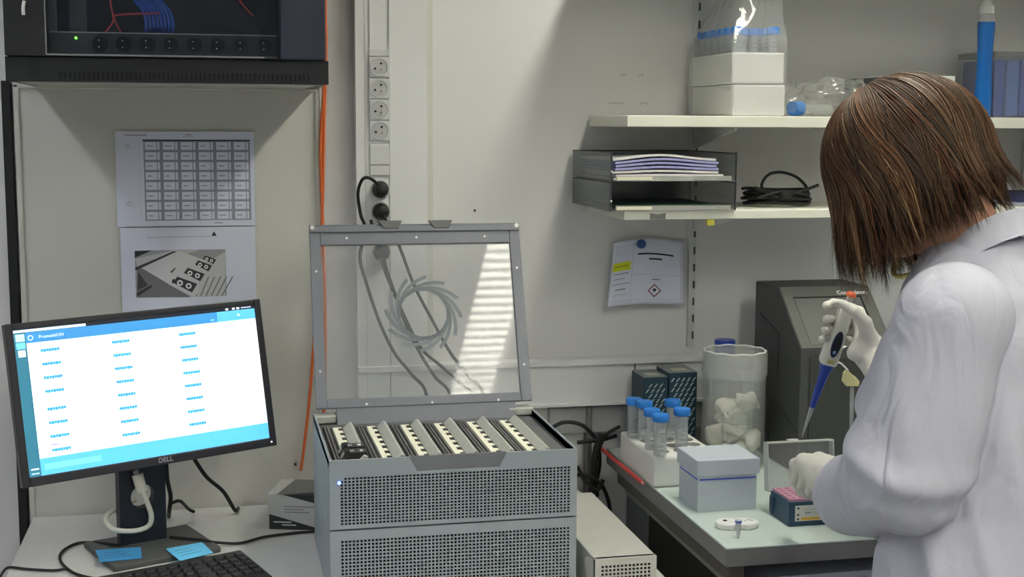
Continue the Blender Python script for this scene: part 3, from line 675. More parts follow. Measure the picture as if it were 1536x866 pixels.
# stand (column with a round cable hole) and base plate
Ms=Matrix.Rotation(RZ,4,'Z')
def hole_plate(m,w2,z0,z1,hz,hr,y0,y1,mt,n=32):
    O=[];I=[]
    for k in range(n):
        a=2*PI*k/n;c_,s_=math.cos(a),math.sin(a);I.append((hr*c_,hz+hr*s_))
        tx=w2/abs(c_) if abs(c_)>1e-9 else 1e9;tz=((z1-hz) if s_>0 else (hz-z0))/abs(s_) if abs(s_)>1e-9 else 1e9
        q=min(tx,tz);O.append((q*c_,hz+q*s_))
    # push nearest samples to the true corners
    for cx,cz in((-w2,z0),(w2,z0),(w2,z1),(-w2,z1)):
        j=min(range(n),key=lambda i:(O[i][0]-cx)**2+(O[i][1]-cz)**2);O[j]=(cx,cz)
    v=[(x,y,z) for y in(y0,y1) for x,z in O+I];f=[]
    for k in range(n):
        l=(k+1)%n;f+=[(k,l,n+l,n+k),(2*n+l,2*n+k,3*n+k,3*n+l),(k,2*n+k,2*n+l,l),(n+k,n+l,3*n+l,3*n+k)]
    m.add(v,f,mt)
b=MB();b.M=Ms;hole_plate(b,.047,.008,.36,.105,.024,-.012,.012,mat('stand_black',(28,32,42),.4));b.build('stand_column',t,bevel=.0015)
b=MB();b.M=Ms;b.box(-.10,.115,-.125,.055,0,.012,mat('stand_base',(78,80,80),.45,noise_amt=.03,nscale=30));b.build('stand_base',t,bevel=.003)
# sticky notes
blu=mat('note_blue',(62,142,196),.6);blu2=mat('note_light_blue',(104,196,238),.6)
for k,(pl,mt_,lab) in enumerate(((((143,826),(211,821),(213,838),(150,844)),blu,'darker blue sticky note on the left of the monitor base'),(((248,824),(303,814),(320,830),(270,842)),blu2,'bright blue sticky note overhanging the right of the monitor base'))):
    z=TZ+.0128;vs=[atz(u,v,z+(.004 if i>1 and k else 0)) for i,(u,v) in enumerate(pl)];m=MB();m.add(vs+[v+Vector((0,0,.0006)) for v in vs],[(0,1,2,3),(4,5,6,7),(0,1,5,4),(1,2,6,5),(2,3,7,6),(3,0,4,7)],mt_)
    for q in range(3):
        A=vs[0].lerp(vs[3],.3+.2*q);B=vs[1].lerp(vs[2],.3+.2*q);m.tube([A.lerp(B,.15)+Vector((0,0,.0009)),A.lerp(B,.55+.1*q)+Vector((0,0,.0009))],.0004,mat('note_ink',(40,90,130),.7),n=5,sm=0)
    tag(m.build('sticky_note'),lab,'sticky note')
# cables round the monitor
zc=TZ+.004
def cable(name,label,pts,r,mt,cat='cable'):
    o=MB().tube(pts,r,mt,n=10).build(name,smooth=180);return tag(o,label,cat)
G=lambda u,v,z=zc:atz(u,v,z)
def onc(u,v,off): # on a plane parallel to the column face, off in front of it
    n=bdir;p0=base-bdir*off;d=ray(u,v);d=Vector(d);C_=Vector(CAM);return C_+d*((p0-C_).dot(n)/d.dot(n))
wht=mat('white_cable',(214,212,200),.4)
tt=thing('display_adapter','white video adapter cable looping through the monitor stand hole','cable',onc(208,715,.03))
MB().tube([onc(206,712,.022),onc(213,738,.03)],.011,wht,n=12,sm=0).tube([onc(203,706,.022),onc(206,713,.022)],.006,steel,n=10,sm=0).build('connector',tt,smooth=50,world=True)
MB().tube([onc(213,737,.03),onc(221,755,.03),onc(227,775,.028),onc(222,790,.026),onc(200,797,.025),onc(172,795,.022),onc(160,784,.005),onc(162,772,-.02),onc(180,762,-.03),onc(204,750,-.02)],.0052,wht,n=10).build('cord',tt,smooth=180,world=True)
cable('power_cable','black cord dropping straight down right of the monitor stand',[P(249,690,-.18),P(251,720,-.17),P(256,745,-.15),P(254,766,-.14),G(253,775)],.0045,rubber)
cable('power_cable','short black cord bending right behind the monitor stand',[P(258,755,-.15),P(270,752,-.13),G(283,764,zc+.01),G(291,768)],.0035,rubber)
cable('power_cable','long black cord slanting from the monitor to the table back',[P(292,690,-.20),P(310,716,-.17),P(335,738,-.12),G(352,765,zc+.01),G(357,763)],.0042,rubber)
cable('keyboard_cable','thin black cable looping on the table left of the monitor base',[G(178,818,TZ+.017),G(150,815,TZ+.012),G(118,815),G(95,826),G(90,840),G(104,856),G(130,866),G(200,878)],.0028,rubber)
cable('keyboard_cable','thin black cable running from the table edge at far left',[G(0,866),G(12,852),G(40,854),G(80,856),G(100,853)],.0026,rubber)
cable('power_cable','thin black cord running over the monitor base to the carton',[G(255,806,TZ+.016),G(300,810,TZ+.016),G(325,814,TZ+.010),G(360,815),G(395,806),G(440,800),G(478,797)],.0028,rubber)
# carton with diagonal print
c=atz(402,795,TZ);t=thing('carton_box','small white carton with dark diagonal print behind the sequencer','box',(c.x,c.y,TZ),rz=-.30)
b=MB().box(0,.16,0,.12,0,.076,mat('carton_white',(200,200,196),.6));cart=b.build('carton',t,bevel=.001)
b=MB();dk=mat('carton_dark',(48,52,50),.6)
b.prism([(.003,.002),(.12,.002),(.003,.034)],1,-.0005,0,dk).prism([(.03,.0762),(.16,.0762),(.16,.045)],1,-.0005,0,dk).prism([(.02,.0),(.159,.0),(.159,.119),(.03,.119)],2,.0760,.0765,mat('carton_top',(118,122,118),.5)).prism([(.04,.0),(.159,.0),(.159,.05)],2,.0765,.0768,dk)
for q,(x0_,x1_,z) in enumerate(((.035,.10,.050),(.035,.075,.044),(.035,.088,.038))): b.box(x0_,x1_,-.0006,0,z,z+.002,ink)
for q,(x0_,x1_,z) in enumerate(((.012,.05,.016),(.03,.06,.010))): b.box(x0_,x1_,-.0008,0,z,z+.003,mat('print_white',(200,200,200),.6))
b.build('printed_panel',t)
# keyboard
ka=atz(361,826,TZ+.018);kb=atz(169,862,TZ+.018);ang=math.atan2(ka.y-kb.y,ka.x-kb.x)
t=thing('keyboard','black computer keyboard at the bottom edge in front of the monitor','keyboard',(ka.x,ka.y,TZ),rz=ang)
kbm=mat('keyboard_black',(38,38,38),.5);KL,KD=.44,.15
MB().prism([(0,.004),(0,.020),(-KD,.010),(-KD,.003)],0,-KL,.0,kbm).build('body',t,bevel=.004)
keym=mat('keycap_black',(30,30,31),.42)
proto=None;nk=0
for r_ in range(5):
    for c_ in range(20):
        x=-.016-c_*.0212-(.006 if c_>3 else 0)-(.004*r_ if c_>3 else 0)*.5;y=-.030-r_*.0222
        if x<-KL+.014: continue
        if proto is None:
            m=MB();m.add([(-.009,-.009,0),(.009,-.009,0),(.009,.009,0),(-.009,.009,0),(-.0068,-.007,.007),(.0068,-.007,.007),(.0068,.0072,.007),(-.0068,.0072,.007)],[(3,2,1,0),(4,5,6,7),(0,1,5,4),(1,2,6,5),(2,3,7,6),(3,0,4,7)],keym)
            k=m.build('key',t,bevel=.001);proto=k
        else: k=proto.copy();S.collection.objects.link(k);k.parent=t
        k.location=(x,y,.0185+y*.067);nk+=1
MB().cyl((-.05,-.012,.018),(-.05,-.012,.0195),.002,.002,mat('kb_light',(120,160,120),.4),n=8).build('indicator_lights',t)
# ================================================================== ITEMS ON THE BENCH
# polystyrene block
fl=atz(979,733,BZ);sx0_,sy0=fl.x,fl.y-.0
t=thing('polystyrene_rack','white polystyrene tube block on the bench left of the beaker','tube rack',(sx0_,sy0,BZ));SWd,SDp,SHt=.145,.235,.068
# block with grid of holes suggested by round wells on top
b=MB().box(0,SWd,0,SDp,0,SHt,styro);b.build('block',t,bevel=.008,seg=3)
b=MB()
wells=[(i,j) for i in range(3) for j in range(5)]
for i,j in wells: b.cyl((.030+i*.043,.035+j*.046,SHt+.0002),(.030+i*.043,.035+j*.046,SHt+.0006),.0165,.0165,mat('well_shade',(120,120,116),.9),n=24)
b.build('wells',t)
def tube50(x,y,z,label,h=.085,name='centrifuge_tube',group=None,sink=.0):
    t=thing(name,label,'tube',(x,y,z),group=group)
    b=MB().lathe([(.0125,0),(.0138,.002),(.0138,h-.012),(.0142,h-.012),(.0142,h-.004),(.0125,h-.004),(.0125,.004)],(0,0,0),cleart,n=24,capt=False);b.build('tube_body',t,smooth=50)
    b=MB()
    pr=[(.0172,h-.013),(.0176,h-.012),(.0176,h),(.0165,h+.0015)];n=36
    b.lathe(pr,(0,0,0),capblue,n=36);b.build('screw_cap',t,smooth=40)
    b=MB()
    for q in range(5): b.box(-.006,.004,-.0141,-.0139,.012+q*.009,.013+q*.009,ink)
    b.build('graduation_print',t);return t
tops=[((991,622),'front blue-capped tube on the polystyrene block'),((978,614),'blue-capped tube just behind the front one on the block'),((1023,613),'right front blue-capped tube beside the beaker'),((1009,600),'blue-capped tube at the back right of the block'),((967,602),'large-looking blue-capped tube at back left of the block'),((951,598),'leftmost blue-capped tube, half hidden on the block')]
for (u,v),lab in tops:
    c=atz(u,v,BZ+SHt+.0865);tube50(c.x,c.y,BZ+SHt+.0007,lab)
# red pen
a=atz(899,671,BZ+.005);b_=atz(963,724,BZ+.005)
t=thing('marker_stick','red plastic stick lying on the left bench edge','pen',a)
MB().tube([a,a.lerp(b_,.5),b_],.0042,redc,n=10,sm=0).build('barrel',t,world=True,smooth=60)
MB().tube([b_,b_+(b_-a)*.03],.0028,mat('pen_tip',(225,150,140),.4),n=10,sm=0).build('tip',t,world=True)
# kit boxes
teal=mat('kit_teal',(30,58,72),.5);kitw=mat('kit_dash',(170,186,190),.6)
def kit(u0,u1,vt,y,label):
    a=aty(u0,vt,y);b_=aty(u1,vt,y);h=a.z-BZ;W=b_.x-a.x
    t=thing('kit_box',label,'box',(a.x,y,BZ))
    b=MB().box(0,W,0,.09,0,h,teal);b.build('carton',t,bevel=.001)
    b=MB();zz=.012;r_=0
    while zz<h-.012:
        xx=.004+(.007 if r_%2 else 0)
        while xx<W-.010:
            b.prism([(xx,zz),(xx+.0030,zz),(xx+.0095,zz+.0085),(xx+.0065,zz+.0085)],1,-.0006,0,kitw);xx+=.0125
        zz+=.0115;r_+=1
    b.box(.0,W,.0,.09,h,h+.0008,mat('kit_top',(120,126,126),.5)).box(W*.25,W*.8,.02,.05,h+.0008,h+.0014,mat('kit_label',(176,178,160),.6));b.build('dash_print',t)
kit(966,1002,567,-.15,'dark teal kit box with white dashes, the left of two by the wall')
kit(1004,1046,560,-.15,'dark teal kit box with white dashes, right one behind the beaker')
a=aty(958,557,-.055);o=MB().box(a.x,a.x+.06,-.055,-.046,BZ,a.z,mat('card_grey',(140,144,146),.5)).build('card_sheet',bevel=.001);tag(o,'grey card standing between the kit boxes and the wall','card')
# beaker with bag liner
bc=atz(1097,694,BZ);bc.y-=.0;bt_=Pz(1091,545,2.77);BH=bt_.z-BZ
t=thing('plastic_beaker','tall clear beaker lined with a bag of used gloves','beaker',(bc.x-.003,bc.y-.012,BZ));rt_,rb=.0665,.0715
b=MB().lathe([(rb-.003,0),(rb,.003),(rt_+.001,BH-.004),(rt_-.0015,BH-.004),(rb-.003,.006)],(0,0,0),film('beaker_wall',(214,218,214),.18,.025),n=64,capt=True,capb=True);b.build('beaker_wall',t,smooth=60)
b=MB()
b.tube([((rt_+.0)*math.cos(a*PI/24),(rt_)*math.sin(a*PI/24),BH+.001*math.sin(a*1.3)) for a in range(49)],.0022,mat('liner_rim',(205,207,204),.5),n=8,sm=0);b.build('rolled_rim',t,smooth=180)
def ruf(r0,z0,z1,amp,n=72,m=20,tw=3):
    v=[]
    for j in range(m+1):
        z=z0+(z1-z0)*j/m
        for k in range(n):
            a=2*PI*k/n;nv=noise.noise(Vector((math.cos(a)*3,math.sin(a)*3,z*22+tw)));r=r0(z)+amp*nv
            v.append((r*math.cos(a),r*math.sin(a),z+(.008*noise.noise(Vector((math.cos(a)*2,math.sin(a)*2,9))) if j==0 else 0)))
    return v,[(j*n+k,j*n+(k+1)%n,(j+1)*n+(k+1)%n,(j+1)*n+k) for j in range(m) for k in range(n)]
b=MB();v,f=ruf(lambda z:rt_+.004+(BH-z)*.02,BH-.055,BH,.0015);b.add(v,f,film('liner_out',(224,226,222),.30,.02));
v,f=ruf(lambda z:rt_-.005-.008*(1-z/BH),.10,BH,.006,tw=8);b.add(v,f,film('liner_in',(224,226,222),.22,.02));b.build('bag_liner',t,smooth=180)
b=MB();
gw=mat('used_glove',(232,229,214),.7)
for k in range(24):
    a=random.uniform(0,2*PI);r=random.uniform(0,.046);c=Vector((r*math.cos(a),r*math.sin(a),.016+.0052*k+random.uniform(-.01,.01)))
    n0=len(b.v);rr=random.uniform(.018,.027);b.ball(c,(rr,rr,rr*.75),gw,n=14)
    for i in range(n0,len(b.v)):
        p=b.v[i];nn=noise.noise_vector(p*42+Vector((k*7,0,0)));q=p+nn*.016;rad=math.hypot(q.x,q.y)
        if rad>.061: q.x*=.061/rad;q.y*=.061/rad
        q.z=max(.006,q.z);b.v[i]=q
o=b.build('crumpled_gloves',smooth=180);o.location=(bc.x-.003,bc.y-.012,BZ);tag(o,'heap of crumpled off-white used gloves inside the clear beaker','gloves',kind='stuff')
# bottle with blue cap
c=aty(1093,512,-.085);t=thing('lab_bottle','clear bottle with dark blue cap standing behind the beaker','bottle',(c.x,-.062,BZ));h=c.z-BZ
MB().lathe([(.040,0),(.043,.004),(.043,h*.55),(.036,h*.7),(.018,h*.82),(.018,h-.03),(.015,h-.03),(.015,h*.8),(.034,h*.68),(.04,h*.5),(.04,.006)],(0,0,0),cleart,n=36,capt=True).build('bottle_glass',t,smooth=50)
b=MB();pr=[];n=48;v=[]
for z in(h-.030,h-.004,h): 
    for k in range(n): a=2*PI*k/n;r=(.0235+.0008*(k%2))*(1 if z<h else .93);v.append((r*math.cos(a),r*math.sin(a),z))
b.add(v,[(i*n+k,i*n+(k+1)%n,(i+1)*n+(k+1)%n,(i+1)*n+k) for i in range(2) for k in range(n)]+[tuple(range(2*n,3*n)),tuple(reversed(range(n)))],capdark);b.build('screw_cap',t,smooth=40)
# frosted lidded box
fl=atz(1045,770,BZ);frr=atz(1138,765,BZ);bl_=atz(1020,735,BZ);W=frr.x-fl.x;Dd=.115;H_=.103
t=thing('plastic_box','frosted plastic box with clear lid and blue band on the bench','box',(fl.x,fl.y,BZ))
def shell_box(m,x0,x1,y0,y1,z0,z1,th,mt,top=False):
    m.box(x0,x1,y0,y0+th,z0,z1,mt).box(x0,x1,y1-th,y1,z0,z1,mt).box(x0,x0+th,y0+th,y1-th,z0,z1,mt).box(x1-th,x1,y0+th,y1-th,z0,z1,mt)
    if top: m.box(x0+th,x1-th,y0+th,y1-th,z1-th,z1,mt)
    else: m.box(x0+th,x1-th,y0+th,y1-th,z0,z0+th,mt)
    return m
shell_box(MB(),.003,W-.003,.003,Dd-.003,0,H_-.012,.0015,frost).build('box_body',t,bevel=.001)
shell_box(MB(),-.001,W+.001,-.001,Dd+.001,H_-.030,H_,.0015,film('lid_clear',(220,228,238),.55,.03,.15),True).build('box_lid',t,bevel=.002)
MB().box(.006,W-.006,.0022,.0028,H_-.040,H_-.037,mat('band_blue',(70,92,196),.5)).box(.0022,.0028,.006,Dd-.006,H_-.040,H_-.037,mat('band_blue',(70,92,196),.5)).build('blue_band',t)
o=MB()
for i in range(3):
    for j in range(3): o.box(.012+i*.036,.04+i*.036,.014+j*.032,.040+j*.032,.003,.085,mat('inner_white',(206,210,212),.6))
o.build('inner_rack',t,bevel=.002)
# white two-lobed mini device and a microtube
c=atz(1105,791,BZ);t=thing('mini_holder','small white two-lobed holder lying near the bench corner','holder',(c.x,c.y,BZ),rz=-.12)
n=40;pl=[]
for k in range(n):
    a=2*PI*k/n;r=.036*(1+.0*math.cos(2*a));x=.041*math.cos(a);y=.026*math.sin(a)*(1-.30*math.exp(-(x/.012)**2));pl.append((x,y))
b=MB().prism(pl,2,0,.012,white);b.build('holder_body',t,bevel=.003,seg=3)
MB().cyl((-.022,.003,.0118),(-.022,.003,.0126),.0042,.0042,dark,n=16).build('hole',t);MB().tube([(.012,-.006,.0122),(.022,.004,.0122),(.030,-.002,.0122)],.0007,ink,n=6).build('marking',t)
c=atz(1107,807,BZ);t=thing('microtube','tiny clear microtube with blue-rimmed cap standing before the white holder','tube',(c.x,c.y,BZ))
MB().lathe([(.0022,0),(.0050,.014),(.0052,.030),(.0045,.030),(.0018,.002)],(0,0,0),film('micro_clear',(225,228,230),.45,.07),n=20).build('tube_body',t,smooth=60)
MB().cyl((0,0,.029),(0,0,.0325),.0062,.0062,mat('band_blue',(70,92,196),.5),n=20).cyl((0,0,.0325),(0,0,.0355),.0060,.0055,white,n=20).build('cap',t,smooth=40)
# open tube rack box
c=atz(1183,791,BZ);t=thing('tube_rack_box','dark blue tube rack with pink top and raised clear lid under the gloved hand','tube rack',(c.x,c.y,BZ));W,Dd,H_=.14,.088,.047
nv=mat('rack_navy',(40,68,90),.45);pk=mat('rack_pink',(176,132,152),.5)
MB().box(0,W,0,Dd,0,H_,nv).box(-.004,.0,Dd-.02,Dd-.004,.006,.04,nv).build('rack_base',t,bevel=.002)
b=MB().box(.003,W-.003,.003,Dd-.003,H_,H_+.005,pk)
for i in range(8):
    for j in range(5): b.cyl((.012+i*.0165,.012+j*.016,H_+.005),(.012+i*.0165,.012+j*.016,H_+.0056),.0052,.0052,mat('rack_hole',(150,100,126),.6),n=14)
b.build('top_plate',t,bevel=.0008)
b=MB().box(.012,.085,-.0006,0,.010,.040,mat('label_white',(206,206,198),.6)).box(.024,.085,-.0009,0,.0115,.017,mat('label_amber',(214,168,60),.6))
for z in(.014,.0225,.035): b.cyl((.018,-.0012,z),(.018,0,z),.0020,.0020,dark,n=12)
b.box(.032,.045,-.0009,0,.0245,.027,ink).box(.048,.065,-.0009,0,.0245,.026,inkl).box(.032,.06,-.0009,0,.021,.022,inkl).box(.03,.075,-.0009,0,.031,.032,inkl);b.build('printed_label',t)
b=MB();Mx=Matrix.Translation((-.003,Dd+.002,H_-.004))@Matrix.Rotation(math.radians(-8),4,'X');b.M=Mx
W_=W+.0;LHt=.095
b.box(.002,W_-.002,.018,.0195,0,LHt,film('rack_lid',(190,196,192),.25,.05,.15))
for x0_,x1_,z0_,z1_ in((0,.0025,0,LHt),(W_-.0025,W_,0,LHt),(0,W_,LHt-.0025,LHt),(0,W_,0,.0025)): b.box(x0_,x1_,-.000,.0195,z0_,z1_,film('rack_lid_edge',(214,218,214),.6,.05,.2))
b.box(.045,.065,.0,.012,LHt,LHt+.004,white);b.build('hinged_lid',t)
# dark instrument with sloping front
a=Vector((1.205,-.1,1.242));t=thing('bench_instrument','dark grey instrument with sloping front behind the pipetting hand','laboratory machine',(1.205,-.1,BZ));W=.215;h=a.z-BZ;hs=1.126-BZ
b=MB();b.prism([(0,0),(0,h),(-.13,h),(-.256,hs),(-.256,0)],0,0,W,instr);b.build('casing',t,bevel=.004)
import mathutils
va=Vector((0,-.13,h));vb=Vector((0,-.256,hs));sl=(vb-va);L=sl.length;sn=sl.normalized();nn=Vector((0,-sn.z*-1,0))
nrm=Vector((0,sn.z,-sn.y)).normalized()
if nrm.z<0:nrm=-nrm
Mx=Matrix(((1,0,nrm.x,va.x),(0,sn.y,nrm.y,va.y),(0,sn.z,nrm.z,va.z),(0,0,0,1)))
b=MB();b.M=Mx;b.box(.002,W-.002,0,L,.0,.0012,instr2);b.build('sloped_front',t,bevel=.001)
b=MB();b.M=Mx;b.box(.024,W-.030,.030,.033,.0012,.0022,dark).box(W-.033,W-.030,.030,L-.01,.0012,.0022,dark).box(.024,.0255,.033,L-.01,.0012,.0018,mat('slope_seam',(70,70,68),.6)).box(.026,W-.034,.034,L-.008,.0011,.0018,mat('slope_window',(92,93,90),.4));b.build('window_seam',t)
b=MB();b.M=Mx@Matrix.Translation((.166,.0205,.002))@Matrix.Diagonal((1,-1,1,1));b.text('Ccoendoon',.015,white,.0006,bold=True);b.build('lettering',t,fixn=False)
b=MB()
for pts in([(0,-.03,h-.07),(0,-.14,h-.10),(0,-.14,h-.20),(0,-.10,h-.21)],[(0,-.25,h-.30),(0,-.10,h-.24),(0,-.10,0.0)]):
    b.tube([Vector(p)+Vector((-.0003,0,0)) for p in pts],.0007,dark,n=4,sm=0)
b.build('side_seams',t)
MB().box(.02,W-.02,-.2605,-.256,.02,hs-.02,mat('front_door',(52,54,51),.5)).build('front_door',t,bevel=.002)
# hanging tag with clear tube on the instrument
z0=1.126
c=Pz(1274,560,2.53);t=thing('hanging_tag','yellowish tag with clear tube hanging before the dark instrument','tag',c)
ye=mat('tag_yellow',(206,200,150),.5)
q=[Pz(u,v,2.53) for u,v in((1271,554),(1266,560),(1264,572),(1270,580),(1288,580),(1290,573),(1284,566),(1276,560))]
m=MB();k=len(q);m.add(q+[v+Vector((0,.006,0)) for v in q],[tuple(range(k)),tuple(reversed(range(k,2*k)))]+[(i,(i+1)%k,k+(i+1)%k,k+i) for i in range(k)],ye);m.build('tag_plate',t,world=True,bevel=.001)
MB().tube([Pz(1278,581,2.535),Pz(1277,655,2.535)],.0038,cleart,n=14,sm=0).ball(Pz(1277,653,2.535),.0045,white,n=8).build('tube',t,world=True,smooth=60)
MB().tube([Pz(1272,556,2.53),Pz(1262,546,2.53),Pz(1254,541,2.535),Pz(1262,524,2.57),Pz(1280,515,2.60)],.0017,white,n=8).build('cord',t,world=True,smooth=180)
# cables between the sequencer and the bench
for k,(pl,lab) in enumerate((([(828,642),(845,634),(868,636),(885,648),(897,668),(899,700),(890,740)],'black cable arching right of the sequencer'),([(866,664),(885,662),(903,660),(925,654)],'short black cable running level behind the bench corner'),([(930,640),(910,652),(899,672),(893,700),(896,745)],'black cable hanging in the gap beside the bench'),([(902,650),(893,680),(890,715),(885,760)],'black cable straight down in the gap beside the bench'),([(862,712),(885,716),(902,728),(912,750),(916,775)],'black cable curving low behind the silver box'),([(866,700),(878,722),(896,735),(905,720)],'black cable twisting low in the cable gap'))):
    cable('black_cable',lab,[P(u,v,-.055-.012*k) for u,v in pl],.0045 if k!=3 else .007,rubber)
# ================================================================== SHELF ITEMS
ZU,ZL=1.616,1.4185
# polystyrene tube boxes, two tiers
x0=1.062;x1=aty(1175,120,-.28).x;W=x1-x0
for k,(za,zb2) in enumerate(((0,.066),(.067,.133))):
    o=MB().box(0,W,0,.25,za,zb2,styro).build('polystyrene_box',bevel=.004,seg=2);o.location=(x0+(.003 if k==0 else 0),-.285,ZU);tag(o,['lower white polystyrene box of the stack on the upper shelf','upper white polystyrene box holding bagged tubes on the shelf'][k],'box')
zt2=ZU+.1335;proto=None
for i in range(4):
    for j in range(6):
        if i in(1,2) and j==0: continue
        x=x0+.019+i*(W-.038)/3;y=-.285+.022+j*.041
        if proto is None:
            proto=tube50(x,y,zt2,'',h=.052,group='bagged tubes on the upper shelf');tb=proto
        else: tb=dup(proto,(x,y,zt2))
        tb['label']='blue-capped tube inside the bag, '+('front','second','third','fourth','fifth','back')[j]+' row, '+('leftmost','second from left','second from right','rightmost')[i]
for o in S.objects:
    if o.get('group')=='bagged tubes on the upper shelf': o.scale=(.78,.78,1)
def bag(name,label,c,r,seed,amp=.25,freq=9,mt=bagm,boxy=None,n=48,cat='bag'):
    m=MB();m.ball((0,0,0),1,mt,n=n)
    for i,v in enumerate(m.v):
        d=v.normalized();p=Vector((d.x*r[0],d.y*r[1],d.z*r[2]))
        if boxy: 
            q=max(abs(d.x),abs(d.y),abs(d.z));p=Vector((d.x/q*r[0],d.y/q*r[1],d.z/q*r[2])).lerp(p,boxy)
        nn=noise.noise(p*freq*6+Vector((seed,0,0)));n2=abs(noise.noise(p*freq*13+Vector((seed,5,0))))
        m.v[i]=p*(1+amp*nn+amp*.5*n2)
    mn=min(v.z for v in m.v)
    o=m.build(name,smooth=40);o.location=c;return tag(o,label,cat),mn
# bag pulled over the tube box: a sleeve of film pleated at the top
m=MB();v=[];nn_=96;mm_=44;hx,hy2=W/2+.004,.129
for j in range(mm_+1):
    s=j/mm_;z=-.130+.335*s
    for k in range(nn_):
        a=2*PI*k/nn_;c_,s_=math.cos(a),math.sin(a);q=max(abs(c_)/hx,abs(s_)/hy2);bx,by=c_/q,s_/q
        tt_=max(0,(s-.45)/.55);bx=bx*(1-tt_*.62)+.03*tt_;by*=(1-tt_*.60)
        nz=noise.noise(Vector((c_*3,s_*3,s*7)))*(.003+.016*tt_)+abs(noise.noise(Vector((c_*8,s_*8,s*9+3))))*(.002+.006*tt_)
        r=math.hypot(bx,by);v.append((bx*(1+nz/max(r,.02)),by*(1+nz/max(r,.02)),z+.02*tt_*c_))
m.add(v,[(j*nn_+k,j*nn_+(k+1)%nn_,(j+1)*nn_+(k+1)%nn_,(j+1)*nn_+k) for j in range(mm_) for k in range(nn_)],film('tube_bag',(232,234,234),.16,.03,.10))
o=m.build('plastic_bag',smooth=60);o.location=(x0+W/2,-.16,zt2);tag(o,'tall clear plastic bag pulled over the boxed tubes','bag')
c=aty(1240,150,-.17);bag('plastic_bag','crumpled clear plastic bag lying on the upper shelf behind the head',(c.x,-.17,ZU+.040),(.105,.09,.044),3,.32,5)
c=aty(1196,158,-.2);o=MB().cyl((c.x-.012,-.2,ZU+.018),(c.x+.012,-.19,ZU+.018),.016,.016,capblue,n=24).cyl((c.x+.012,-.19,ZU+.016),(c.x+.09,-.17,ZU+.016),.012,.012,cleart,n=24).build('loose_tube',smooth=40);tag(o,'blue-capped clear tube lying inside the crumpled bag','tube')
# carton behind the head
a=aty(1340,113,-.27);b_=aty(1433,113,-.27)
t=thing('carton_box','white carton with dark side on the upper shelf behind the head','box',(a.x,-.27,ZU));h=a.z-ZU;W=b_.x-a.x
MB().box(0,W,0,.23,0,h,mat('carton_bright',(222,222,220),.6)).build('carton',t,bevel=.001)
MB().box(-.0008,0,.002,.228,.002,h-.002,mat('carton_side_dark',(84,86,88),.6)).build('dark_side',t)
# blue wash bottle
c=aty(1473,172,-.20);t=thing('spray_bottle','slim bottle of bright blue liquid on the upper shelf','bottle',(c.x,-.20,ZU));z1=aty(1473,33,-.2).z-ZU;z2_=aty(1473,19,-.2).z-ZU
bl_m=mat('liquid_blue',(20,98,176),.12,coat=.5)
MB().lathe([(.018,0),(.0195,.004),(.0195,.05),(.0175,.10),(.0170,.14),(.0190,z1-.02),(.0195,z1-.008),(.0190,z1)],(0,0,0),bl_m,n=36).build('blue_liquid',t,smooth=50)
MB().lathe([(.0189,z1),(.0180,z1+.008),(.013,z2_),(.0125,z2_)],(0,0,0),cleart,n=32).build('neck',t,smooth=50)
MB().lathe([(.0155,z2_-.002),(.0155,z2_+.014),(.011,z2_+.018),(.009,z2_+.028),(.010,z2_+.030),(.010,z2_+.05),(.006,z2_+.055)],(0,0,0),white,n=28).build('cap',t,smooth=40)
# clear tub with blue contents
a=aty(1493,85,-.2);t=thing('plastic_tub','clear plastic tub with blue packs at the right edge of the upper shelf','box',(a.x,-.2,ZU));h=a.z-ZU
shell_box(MB(),0,.14,0,.15,0,h,.0015,film('tub_clear',(190,196,200),.10,.04,.1)).build('tub_body',t)
MB().box(-.003,.143,-.003,.153,h,h+.012,film('tub_lid',(150,156,160),.45,.05)).build('tub_lid',t,bevel=.002)
b=MB()
for k in range(4): b.box(.004+k*.033,.004+k*.033+(.026 if k%2==0 else .031),.006,.14,.003,h-.006,mat('pack_blue_%d'%(k%2),((40,66,150),(62,98,168))[k%2],.4))
b.build('blue_pack',t,bevel=.003)
# letter trays
tx0=.790;tx1=1.066
zlo=ZL+.0005;zh=(aty(920,228,-.3).z-ZL)/2
def tray(z,label):
    t=thing('letter_tray',label,'letter tray',(tx0,-.315,z));W=tx1-tx0;H_=zh
    b=MB();b.box(0,W,.004,.30,0,.002,smoke).box(0,.002,.004,.30,.002,H_-.002,smoke).box(W-.002,W,.004,.30,.002,H_-.002,smoke).box(.002,W-.002,.298,.30,.002,H_-.002,smoke)
    b.build('tray_shell',t)
    b=MB();dkk=mat('tray_edge',(52,56,58),.3)
    for x in(0,W-.0035): b.box(x,x+.0035,.0,.0045,0,H_-.001,dkk).box(x,x+.0035,.004,.30,H_-.005,H_-.002,dkk)
    b.box(0,W,.298,.301,H_-.005,H_-.002,dkk)
    b.build('tray_edge',t,bevel=.001)
    b=MB().box(.012,W-.012,.0,.003,.001,.011,film('tray_label_holder',(200,200,190),.5,.12,.1)).box(.014,.09,-.0006,0,.003,.010,mat('tray_label',(224,220,196),.5)).box(.18,.23,-.0006,0,.003,.009,mat('tray_label_b',(150,150,146),.5));b.build('front_lip',t)
    for x in(.001,):
        MB().ball((x+.001,-.001,H_*.35),.0022,white,n=8).build('tray_clip',t)
    return t
tray(zlo,'lower smoked plastic letter tray on the lower shelf');tray(zlo+zh,'upper smoked plastic letter tray filled with papers')
